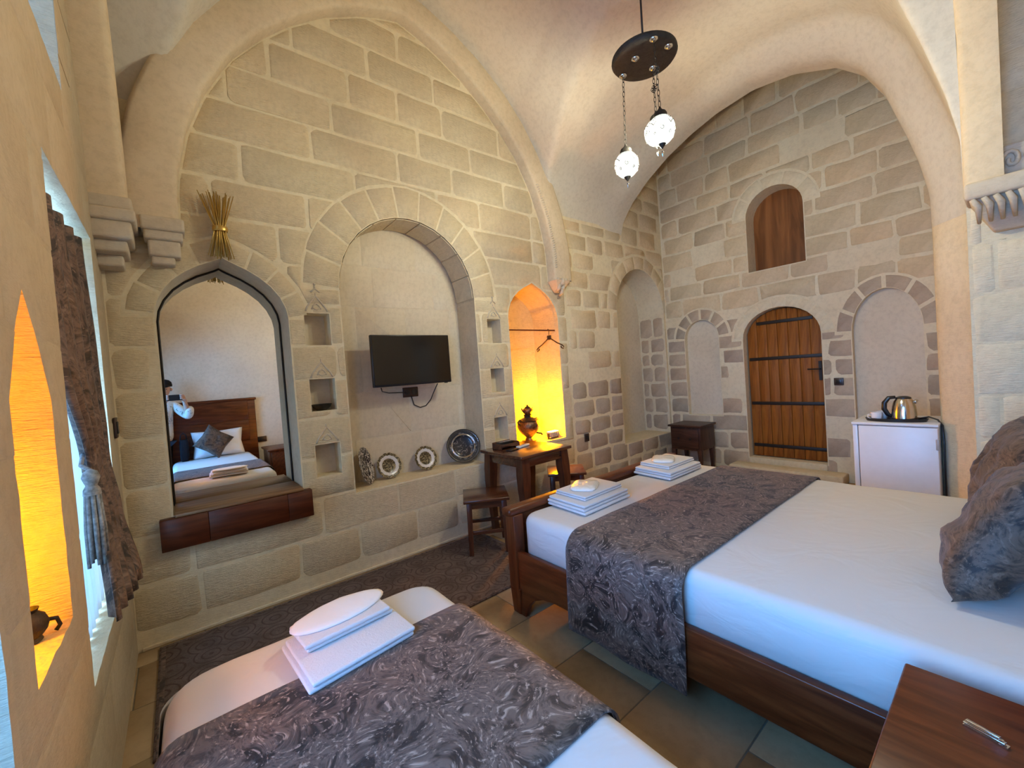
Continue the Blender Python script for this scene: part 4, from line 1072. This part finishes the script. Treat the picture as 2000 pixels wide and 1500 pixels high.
for sx in (-1, 1):
    for sy in (-1, 1):
        mb = MB(); pr = [(0.0, .026, .0), (.12, .026, .004), (.30, .031, .010), (.46, .040, .010), (.58, .044, .004), (.726, .040, 0.0)]
        for (z0, h0, o0), (z1, h1, o1) in zip(pr, pr[1:]):
            mb.frustum((sx * (.235 + o0), sy * (.23 + o0), z0), (h0, h0), (sx * (.235 + o1), sy * (.23 + o1), z1), (h1, h1))
        mb.build('leg', 'tablewood_z', tb, smooth='auto')
def stool(loc, rz, s, label):
    t = thing('wooden_stool', label, 'stool', loc, rz, 'low stools at the side table')
    MB().box(-s / 2, s / 2, -s / 2, s / 2, .425, .45).build('seat', 'tablewood_x', t, bevel=.005)
    q = s / 2 - .045
    mb = MB(); mb.box(-q, q, -q - .009, -q + .009, .37, .426); mb.box(-q, q, q - .009, q + .009, .37, .426); mb.box(-q - .009, -q + .009, -q, q, .37, .426); mb.box(q - .009, q + .009, -q, q, .37, .426); mb.build('apron', 'tablewood_x', t)
    for a in (-1, 1):
        for d in (-1, 1):
            MB().frustum((a * (q + .008), d * (q + .008), 0), (.018, .018), (a * q, d * q, .425), (.022, .022)).build('leg', 'tablewood_z', t, bevel=.003)
    for d in (-1, 1):
        MB().box(-q, q, d * q - .01, d * q + .01, .16, .19).build('stretcher', 'tablewood_x', t, bevel=.003)
        MB().box(d * q - .01, d * q + .01, -q, q, .21, .24).build('stretcher', 'tablewood_x', t, bevel=.003)
    return t
stool((1.955, 2.865, 0.0125), radians(-32), .37, 'low dark stool at the rug end of the side table')
stool((2.985, 2.91, 0), radians(-42), .37, 'low stool with yellow lit seat behind the side table')
bx = thing('wooden_box', 'shallow wooden box with small dark items on the side table', 'box', (2.365, 3.06, 0.752), radians(4))
mb = MB(); mb.box(-.11, .11, -.07, .07, 0, .008); mb.box(-.11, .11, -.07, -.062, .008, .05); mb.box(-.11, .11, .062, .07, .008, .065); mb.box(-.11, -.102, -.062, .062, .008, .058); mb.box(.102, .11, -.062, .062, .008, .058)
mb.build('tray', 'tablewood_x', bx, bevel=.002)
rc = thing('remote_control', 'dark television remote control lying in the wooden box', 'remote', (2.355, 3.065, 0.7605))
MB().box(-.085, .085, -.025, .025, .04, .058).build('casing', 'black_plastic', rc, bevel=.006); 
MB().box(-.08, .08, -.03, .03, 0, .04).build('sleeve', 'iron', rc, bevel=.004)
for k in range(6): MB().box(-.06 + k * .022, -.048 + k * .022, -.012, .012, .058, .061).build('button', 'grey_plastic', rc)
ac = thing('remote_control', 'white remote control lying on the side table', 'remote', (2.50, 2.975, 0.752), radians(14))
MB().box(-.085, .085, -.022, .022, .0, .018).build('casing', 'white_plastic', ac, bevel=.006)
MB().box(-.075, -.02, -.015, .015, .0175, .0195).build('display', 'grey_plastic', ac)
for k in range(4): MB().box(.0 + k * .018, .011 + k * .018, -.010, .010, .0175, .0205).build('button', 'grey_plastic', ac)
ntb = MB().box(-.06, .06, -.03, .03, 0, .012).build('notebook', 'black_plastic', loc=(2.33, 2.925, 0.7525), rot=(0, 0, radians(14)), bevel=.003); tag(ntb, 'flat black case beside the white remote on the side table', 'case')

# ---- switches and sockets
def switch(loc, n, w_, h_, label, mat='brown_plastic'):
    o = bpy.data.objects.new('wall_switch', None); COL.objects.link(o); tag(o, label, 'switch'); o.location = loc
    o.rotation_euler = (0, 0, atan2(n[0], -n[1]))
    MB().box(-w_ / 2, w_ / 2, -.012, 0, -h_ / 2, h_ / 2).build('plate', mat, o, bevel=.003)
    MB().box(-w_ / 2 * .6, w_ / 2 * .6, -.017, -.011, -h_ / 2 * .6, h_ / 2 * .6).build('rocker', 'black_plastic', o, bevel=.002)
switch((3.70, YA - .006, .635), (0, -1), .075, .09, 'dark wall socket low on the wall right of the side table')
switch((XB - .006, 1.245, 1.105), (-1, 0), .085, .08, 'dark brown light switch beside the plank door')
switch((XC + .003, 3.10, 1.31), (1, 0), .085, .11, 'dark brown switch box on the wall beside the curtain')
switch((1.00, YD, .70), (0, 1), .15, .085, 'dark double switch on the wall above the nearer nightstand')
# ---- nightstands
def nightstand(loc, rz, w_, d_, h_, label, mats, knobs=(-.08, .08), box=(.46, .93)):
    t = thing('nightstand', label, 'nightstand', loc, rz)
    MB().box(-w_ / 2, w_ / 2, -d_ / 2, d_ / 2, h_ - .025, h_).build('top_board', mats[0], t, bevel=.005)
    z0 = h_ * box[0]
    MB().box(-w_ / 2 + .025, w_ / 2 - .025, -d_ / 2 + .03, d_ / 2 - .015, z0, h_ - .025).build('body', mats[1], t, bevel=.003)
    dw = MB().box(-w_ / 2 + .05, w_ / 2 - .05, -d_ / 2 + .014, -d_ / 2 + .031, z0 + .03, h_ - .05).build('drawer', mats[0], t, bevel=.004)
    for k in knobs: MB().lathe([(.004, 0), (.006, .008), (.013, .014), (.013, .02), (0, .024)], 14, (k, -d_ / 2 + .014, (z0 + h_ - .02) / 2), (0, -1, 0)).build('knob', 'iron', dw, smooth='auto')
    for sx in (-1, 1):
        for sy in (-1, 1):
            x, y = sx * (w_ / 2 - .05), sy * (d_ / 2 - .05) + (.008 if sy < 0 else 0)
            mb = MB(); mb.frustum((x, y, 0), (.018, .018), (x, y, .1), (.02, .02)); mb.frustum((x, y, .1), (.02, .02), (x, y, z0 + .01), (.028, .028)); mb.build('leg', mats[1], t, bevel=.003)
    return t
nightstand((5.31, 2.79, 0), radians(-90), .455, .42, .61, 'dark low nightstand with drawer in the far corner by the door', ('darkwood_x', 'darkwood_z'))
ns = nightstand((1.215, -0.07, 0), radians(180), .50, .57, .60, 'reddish brown nightstand between the two beds', ('bedwood_y', 'bedwood_z'), knobs=(0.0,), box=(.15, .93))
cl = thing('nail_clipper', 'small silver nail clipper lying on the nearer nightstand', 'clipper', (1.29, 0.066, 0.6005), radians(-108))
mb = MB(); mb.frustum((0, 0, 0.0), (.034, .006), (0, 0, .004), (.034, .006)); mb.build('lower_arm', 'silver', cl)
MB().box(-.034, .03, -.005, .005, .0065, .0095).build('upper_arm', 'silver', cl, bevel=.001)
MB().lathe([(.005, .004), (.005, .012), (0, .013)], 10, (.022, 0, 0)).build('pin', 'silver', cl)
MB().box(-.03, .022, -.004, .004, .0125, .016).build('lever', 'silver', cl, bevel=.001)

# ---- fridge and tea things
fg = thing('mini_fridge', 'small white fridge standing by the pale stone pier', 'fridge', (4.57, 0.635, 0))
MB().box(-.23, .25, -.245, .25, .02, .828).build('body', 'white_enamel', fg, bevel=.006)
MB().box(-.275, .255, -.25, .255, .828, .85).build('top_panel', 'white_enamel', fg, bevel=.005)
MB().box(-.27, -.232, -.245, .212, .04, .822).build('door', 'white_enamel', fg, bevel=.006)
MB().box(-.262, -.232, .218, .25, .03, .826).build('side_strip', 'white_enamel', fg, bevel=.004)
hd = MB().box(-.278, -.262, -.252, -.232, .66, .74).build('handle', 'grey_plastic', fg, bevel=.004)
for x in (-.2, .2):
    for y in (-.2, .2): MB().lathe([(.015, 0), (.015, .021)], 12, (x, y, 0)).build('foot', 'black_plastic', fg)
ty = thing('kettle_tray', 'glossy black serving tray on the white fridge', 'tray', (4.43, 0.635, 0.85), radians(2))
mb = MB(); pts = []
for k in range(40):
    a = 2 * pi * k / 40; sx = .175; pts.append((.085 * sin(a), sx * cos(a) * (1 + .05 * cos(2 * a))))
fz = lambda a, b2, d=0: Vector((a, b2, d))
mb.prism([(a * .92, b2 * .95) for a, b2 in pts], 0, .006, fz); 
mb.build('base', 'black_plastic', ty)
mb = MB(); n = 40
for s, z in ((.92, .004), (1.0, .024), (1.03, .025), (.96, .0)):
    mb.v += [Vector((a * s, b2 * s, z)) for a, b2 in pts]
for i in range(3):
    for k in range(n): mb.f.append((i * n + k, i * n + (k + 1) % n, (i + 1) * n + (k + 1) % n, (i + 1) * n + k))
mb.build('rim', 'black_plastic', ty, smooth='auto')
kt = thing('kettle', 'steel electric kettle with black handle on the tray', 'kettle', (4.44, 0.585, 0.8565), radians(0))
MB().lathe([(.078, 0), (.08, .004), (.078, .018), (.074, .02)], 28).build('base', 'black_plastic', kt, smooth='auto')
MB().lathe([(.076, .02), (.075, .06), (.070, .11), (.060, .15), (.045, .175)], 32).build('body', 'steel', kt, smooth='auto')
MB().lathe([(.047, .173), (.045, .183), (.025, .192), (.0, .194)], 24).build('lid', 'black_plastic', kt, smooth='auto')
MB().tube([(-.012, .045, .185), (-.015, .085, .18), (-.018, .112, .14), (-.018, .115, .09), (-.012, .095, .045), (-.006, .07, .03)], [.012, .016, .018, .018, .016, .012], 10).build('handle', 'black_plastic', kt, smooth=True)
MB().tube([(.0, -.058, .14), (.0, -.078, .165)], [.016, .008], 8).build('spout', 'steel', kt, smooth=True)
for i, (x, y, lab) in enumerate(((4.40, 0.745, 'white mug in front on the black tray'), (4.485, 0.725, 'white mug half hidden behind the other mug'))):
    mg = thing('mug', lab, 'mug', (x, y, 0.8565))
    MB().lathe([(0, .004), (.028, .004), (.028, 0), (.031, .002), (.036, .03), (.037, .065), (.034, .065), (.033, .03), (.027, .007), (0, .006)], 24).build('cup', 'ceramic', mg, smooth='auto')
    MB().tube([(-.02, .028, .05), (-.03, .048, .048), (-.03, .05, .025), (-.02, .03, .016)], .004, 8).build('handle', 'ceramic', mg, smooth=True)
cpts = [(4.46, .50, .872), (4.47, .45, .885), (4.44, .40, .868), (4.42, .376, .83), (4.40, .368, .70), (4.40, .370, .45), (4.41, .369, .2), (4.43, .370, .02)]
MB().tube([(x - 4.44, y - .585, z - .8565) for x, y, z in cpts], .006, 8).build('cord', 'black_plastic', kt, smooth=True)

# ================================================================== CHANDELIER
ch = thing('chandelier', 'dark bronze ceiling lamp with three glowing patterned glass globes', 'lamp', (2.3, 1.364, 3.25))
D = lambda x, y, z: (x - 2.3, y - 1.364, z - 3.25)
MB().tube([(0, 0, .05), (0.005, 0.0, .6), (0.0, 0.004, 1.17)], .006, 8).build('cord', 'iron', ch, smooth=True)
MB().lathe([(.0, -.002), (.165, -.004), (.178, 0), (.188, .014), (.186, .026), (.15, .036), (.07, .044), (.05, .05), (.045, .066), (.02, .074), (0, .075)], 40).build('disc', 'disc_metal', ch, smooth='auto')
hooks = [(0.0, .150), (-.100, -.125), (.100, .004), (-.06, 0.02), (.02, -.145)]
for x, y in hooks: MB().lathe([(.024, -.003), (.022, -.009), (.012, -.013), (.008, -.016), (0, -.016)], 18, (x, y, 0)).build('socket', 'steel', ch, smooth='auto')
def link_chain(p0, p1, n):
    mb = MB(); p0, p1 = Vector(p0), Vector(p1)
    for k in range(n):
        c = p0.lerp(p1, (k + .5) / n); hh = (p1 - p0).length / n * .62; w_ = .007; pts = []
        for i in range(11):
            a = 2 * pi * i / 10; q = Vector((w_ * cos(a), 0, hh * sin(a))) if k % 2 else Vector((0, w_ * cos(a), hh * sin(a))); pts.append(c + q)
        mb.tube(pts, .0018, 5, cap=False)
    return mb
def globe(x, y, z, hx, hy, n, rosette):
    q = D(x, y, z); R = .074
    lm = bpy.data.objects.new('hanging_globe', None); COL.objects.link(lm); lm.parent = ch; lm.location = q
    top = Vector((hx - q[0], hy - q[1], -.012 - q[2]))
    link_chain((0, 0, R + .055), top, n).build('chain', 'dark_bronze', lm, smooth=True)
    if rosette:
        c = Vector((0, 0, R + .055)).lerp(top, .55); mb = MB()
        for k in range(6):
            a = 2 * pi * k / 6; cc = c + Vector((0, .013 * cos(a), .013 * sin(a)))
            mb.tube([cc + Vector((0, .009 * cos(t), .009 * sin(t))) for t in [2 * pi * i / 8 for i in range(9)]], .0018, 5, cap=False)
        mb.build('rosette', 'dark_bronze', lm, smooth=True)
    MB().lathe([(.046, R - .022), (.042, R - .008), (.034, R + .002), (.036, R + .012), (.03, R + .024), (.016, R + .034), (.008, R + .045), (.004, R + .056)], 24).build('cap', 'dark_bronze', lm, smooth='auto')
    MB().lathe([(R * sin(t), -R * cos(t) * 1.08) for t in [0.30 + (2.62 - 0.30) * i / 9 for i in range(10)]], 16).build('glass_shade', 'lamp_glass', lm, smooth=True)
    MB().lathe([(.008, -.012), (.011, -.018), (.011, -.03), (0, -.036)], 12).build('bulb', 'bulb', lm, smooth=True)
    point_light('bulb_light', (0, 0, -.004), .012, GLOBE_W, GLOBE_C, lm)
    # scrolling metal filigree round the glass
    mb = MB()
    def S(a, t): return Vector(((R + .0015) * sin(t) * cos(a), (R + .0015) * sin(t) * sin(a), -(R + .0015) * cos(t) * 1.08))
    for k in range(5):
        a0 = 2 * pi * k / 5
        mb.tube([S(a0 + .63 * 2 * (i / 14 - .5), 1.62 + .38 * sin(pi * i / 14) ** .8) for i in range(15)], .0019, 4, cap=False)
        mb.tube([S(a0 + .22 * cos(i * .5) * (1 - i / 22), 1.35 + .22 * sin(i * .5) * (1 - i / 22)) for i in range(18)], .0015, 4, cap=False)
        mb.tube([S(a0 + .63 + .13 * cos(i * .55) * (1 - i / 20), 2.05 + .13 * sin(i * .55) * (1 - i / 20)) for i in range(15)], .0015, 4, cap=False)
        mb.tube([S(a0 + .63 + .10 * cos(i * .55) * (1 - i / 20), 1.05 + .13 * sin(i * .55) * (1 - i / 20)) for i in range(15)], .0015, 4, cap=False)
    mb.build('filigree', 'dark_bronze', lm, smooth=True)
    MB().lathe([(.021, -R * 1.03), (.016, -R * 1.14), (.008, -R * 1.26), (.005, -R * 1.36)], 18).build('bottom_cap', 'dark_bronze', lm, smooth='auto')
    MB().lathe([(.002, -R * 1.36), (.002, -R * 1.5), (.011, -R * 1.66), (.009, -R * 1.78), (0, -R * 1.98)], 8).build('pendant_drop', 'steel', lm)
globe(2.30, 1.528, 2.706, 0.0, .150, 14, False)
globe(2.19, 1.222, 2.735, -.100, -.125, 12, True)
globe(2.40, 1.368, 2.86, .100, .004, 9, True)

# ================================================================== CURTAINS AND LEFT NICHE
def drape(name, levels, mat, folds, amp, n=60, m_=30, label=None, cat='curtain'):
    mb = MB()
    for i in range(m_ + 1):
        t = i / m_; z = levels[0][0] + (levels[-1][0] - levels[0][0]) * t
        for (za, a0, a1), (zb, b0, b1) in zip(levels, levels[1:]):
            if zb <= z <= za or (za <= z <= zb): break
        s = (z - za) / (zb - za); s = s * s * (3 - 2 * s)
        p0 = Vector(a0).lerp(Vector(b0), s); p1 = Vector(a1).lerp(Vector(b1), s)
        d = (p1 - p0); nrm = Vector((d.y, -d.x)).normalized(); L = d.length
        for k in range(n + 1):
            u = k / n; q = p0 + d * u + nrm * amp * sin(u * folds * 2 * pi + .6 * sin(z * 2)) * min(1, .5 + L)
            mb.v.append(Vector((q.x, q.y, z + .006 * sin(u * 9))))
    for i in range(m_):
        for k in range(n): a = i * (n + 1) + k; mb.f.append((a, a + 1, a + n + 2, a + n + 1))
    o = mb.build(name, mat, smooth=True, recalc=False)
    md = o.modifiers.new('thickness', 'SOLIDIFY'); md.thickness = .004
    return tag(o, label, cat)
drape('curtain', [(2.20, (-.325, 1.95), (-.30, 2.80)), (1.62, (-.315, 2.13), (-.29, 2.86)), (1.20, (-.298, 2.34), (-.272, 2.74)), (.98, (-.262, 2.22), (-.235, 2.60)), (.70, (-.222, 1.97), (-.175, 2.42))], 'damask_curtain', 5, .022, label='dark brown paisley curtain tied back at the window')
drape('net_curtain', [(2.20, (-.36, 1.94), (-.36, 2.86)), (.545, (-.335, 1.95), (-.335, 2.75))], 'net_fabric', 9, .014, 110, label='sheer white net curtain hanging to the window sill')
crd = MB().tube([(-.345, 1.925, 2.215), (-.345, 2.895, 2.215)], .011, 10).build('curtain_rod', 'white_plastic', smooth='auto'); tag(crd, 'thin white curtain rod at the window head', 'curtain rod')
tsl = thing('curtain_tassel', 'grey tasselled tie hanging on the brown curtain', 'tassel', (-0.262, 2.17, 1.17), 0)
MB().lathe([(.004, .04), (.02, .03), (.026, .01), (.02, -.01), (.016, -.02), (.024, -.035), (.026, -.055)], 16).build('knot', 'tassel_grey', tsl, smooth='auto')
for k in range(9):
    a = 2 * pi * k / 9
    MB().tube([(.017 * cos(a), .017 * sin(a), -.04), (.024 * cos(a), .024 * sin(a), -.18), (.026 * cos(a), .028 * sin(a) , -.30 - .01 * (k % 3))], [.007, .008, .006], 6).build('strand', 'tassel_grey', tsl, smooth=True)
MB().tube([(0, 0, .035), (-.03, .06, .05), (-.04, .2, .08), (-.03, .42, .10), (-.03, .60, .11)], .007, 8).build('tie_cord', 'tassel_grey', tsl, smooth=True)
jg = thing('small_pot', 'small dark pot with handle in the yellow lit window wall niche', 'pot', (-0.335, 1.615, 0.8505), radians(40)); jg.scale = (.8, .8, .9)
MB().lathe([(.03, 0), (.034, .004), (.03, .012), (.045, .03), (.05, .05), (.042, .072), (.026, .085), (.03, .095), (.026, .095), (.022, .085)], 22).build('body', 'dark_bronze', jg, smooth='auto')
MB().tube([(.045, 0, .045), (.075, 0, .035), (.082, 0, .012), (.07, 0, .0)], .006, 8).build('handle', 'dark_bronze', jg, smooth=True)
floodlight((-0.56, 1.43, 0.851), 1.57, 'small floodlight hidden in the window wall niche', 17, (0.0, 0.0, 0.24))

# ================================================================== PERSON SEEN IN THE MIRROR
def skin_mesh(name, verts, edges, radii, mat, parent, root=0, sub=2):
    me = bpy.data.meshes.new(name); me.from_pydata([Vector(v) for v in verts], edges, []); me.update()
    o = bpy.data.objects.new(name, me); COL.objects.link(o); o.parent = parent
    md = o.modifiers.new('skin', 'SKIN'); md.use_smooth_shade = True
    for i, sv in enumerate(me.skin_vertices[0].data):
        r_ = radii[i]; sv.radius = r_ if isinstance(r_, tuple) else (r_, r_); sv.use_root = (i == root)
    s = o.modifiers.new('subdivision', 'SUBSURF'); s.levels = sub; s.render_levels = sub
    me.materials.append(MT[mat]); return o
ps = thing('person', 'person in white patterned shirt and black cap photographing with a phone', 'person', (-0.20, -0.385, 0.0))
V, E, Rr = [], [], []
def jv(p, r_, link=None):
    V.append(p); Rr.append(r_); i = len(V) - 1
    if link is not None: E.append((link, i))
    return i
pel = jv((0, 0, .90), (.145, .10)); spi = jv((0, .0, 1.10), (.135, .095), pel); che = jv((.01, .0, 1.28), (.15, .10), spi)
nb = jv((.03, .01, 1.405), (.07, .06), che); nk = jv((.055, .03, 1.465), .048, nb)
jaw = jv((.08, .065, 1.515), (.058, .066), nk); hd_ = jv((.085, .06, 1.585), (.072, .088), jaw); tp_ = jv((.085, .05, 1.645), (.058, .07), hd_)
for s in (-1, 1):
    hp = jv((s * .075 - .02, 0, .84), .085, pel); kn = jv((s * .075 - .04, .02, .47), .055, hp); an = jv((s * .075 - .05, -.01, .09), .042, kn); to = jv((s * .085 - .05, .12, .035), (.036, .030), an)
def arm(s, el, wr, palm, fingers, thumb):
    sh_ = jv((s * .175, .0, 1.345), .056, che); e_ = jv(el, .042, sh_); w__ = jv(wr, .027, e_); p_ = jv(palm, (.032, .022), w__)
    for f in fingers:
        last = p_
        for i, q in enumerate(f): last = jv(q, .0095 - .0012 * i, last)
    last = jv(thumb[0], .011, w__)
    for q in thumb[1:]: last = jv(q, .009, last)
# world phone spans x -0.09..0.07 at y -0.03, so local x 0.10..0.27, y 0.353
arm(1, (.33, .13, 1.17), (.295, .275, 1.375), (.287, .310, 1.415),
    [[(.288, .350, 1.425 + k * .017), (.270, .370, 1.430 + k * .017), (.245, .370, 1.432 + k * .017)] for k in range(4)],
    [(.285, .318, 1.395), (.275, .330, 1.402), (.25, .330, 1.418)])
arm(-1, (-.10, .17, 1.15), (.085, .275, 1.375), (.092, .310, 1.415),
    [[(.092, .350, 1.425 + k * .017), (.112, .370, 1.430 + k * .017), (.134, .370, 1.432 + k * .017)] for k in range(4)],
    [(.09, .318, 1.395), (.105, .330, 1.402), (.13, .330, 1.418)])
skin_mesh('body', V, E, Rr, 'skin', ps)
SV, SE, SR = [], [], []
V, E, Rr = SV, SE, SR
a0 = jv((0, 0, .80), (.165, .125)); a1 = jv((0, 0, 1.0), (.16, .12), a0); a2 = jv((.005, 0, 1.2), (.165, .118), a1); a3 = jv((.01, 0, 1.33), (.155, .105), a2); a4 = jv((.03, .01, 1.405), (.075, .066), a3)
for s, el, wr in ((1, (.33, .13, 1.17), (.342, .235, 1.315)), (-1, (-.10, .17, 1.15), (.04, .24, 1.28))):
    q = jv((s * .175, 0, 1.345), .07, a3); q = jv(el, .06, q); q = jv(wr, .055, q)
skin_mesh('shirt', V, E, Rr, 'shirt', ps)
V, E, Rr = [], [], []
b0 = jv((0, 0, .88), (.155, .115))
for s in (-1, 1):
    q = jv((s * .075 - .02, 0, .82), .09, b0); q = jv((s * .075 - .04, .02, .47), .066, q); q = jv((s * .075 - .05, -.005, .12), .056, q)
skin_mesh('trousers', V, E, Rr, 'black_cloth', ps)
MB().lathe([(.094, 1.607), (.096, 1.63), (.088, 1.668), (.062, 1.695), (.03, 1.706), (0, 1.708)], 24, (.085, .052, 0)).build('cap', 'black_cloth', ps, smooth=True)
MB().tube([(.02, .10, 1.615), (.05, .165, 1.612), (.085, .185, 1.610), (.12, .165, 1.612), (.15, .10, 1.615)], [.01, .018, .022, .018, .01], 8).build('cap_brim', 'black_cloth', ps, smooth=True)
for s in (-1, 1):
    MB().lathe([(0, -.008), (.008, 0), (0, .008)], 8, (.085 + s * .03, .132, 1.572)).build('eye', 'black_plastic', ps, smooth=True)
    MB().lathe([(0, -.028), (.014, -.01), (.016, .01), (0, .026)], 8, (.085 + s * .078, .05, 1.565)).build('ear', 'skin', ps, smooth=True)
MB().tube([(.085, .135, 1.575), (.085, .155, 1.548), (.085, .140, 1.538)], [.008, .013, .010], 8).build('nose', 'skin', ps, smooth=True)
MB().tube([(.06, .128, 1.512), (.085, .136, 1.510), (.11, .128, 1.512)], .006, 6).build('mouth', 'skin', ps, smooth=True)
ph = thing('phone', 'black phone held up sideways in both hands', 'phone', (-0.01, -0.032, 1.449))
MB().box(-.082, .082, -.004, .004, -.039, .039).build('casing', 'black_plastic', ph, bevel=.003)
MB().box(-.078, .078, -.0050, -.0038, -.035, .035).build('screen', 'screen', ph)
bg = thing('black_bag', 'black bag leaning on the narrow bed beside the person', 'bag', (0.045, -0.30, 0.559))
MB().box(-.05, .05, -.05, .05, 0, .30).build('body', 'black_cloth', bg, bevel=.025, seg=3)
MB().tube([(-.035, 0, .29), (-.03, 0, .36), (0, 0, .39), (.03, 0, .36), (.035, 0, .29)], .007, 8).build('strap', 'black_cloth', bg, smooth=True)
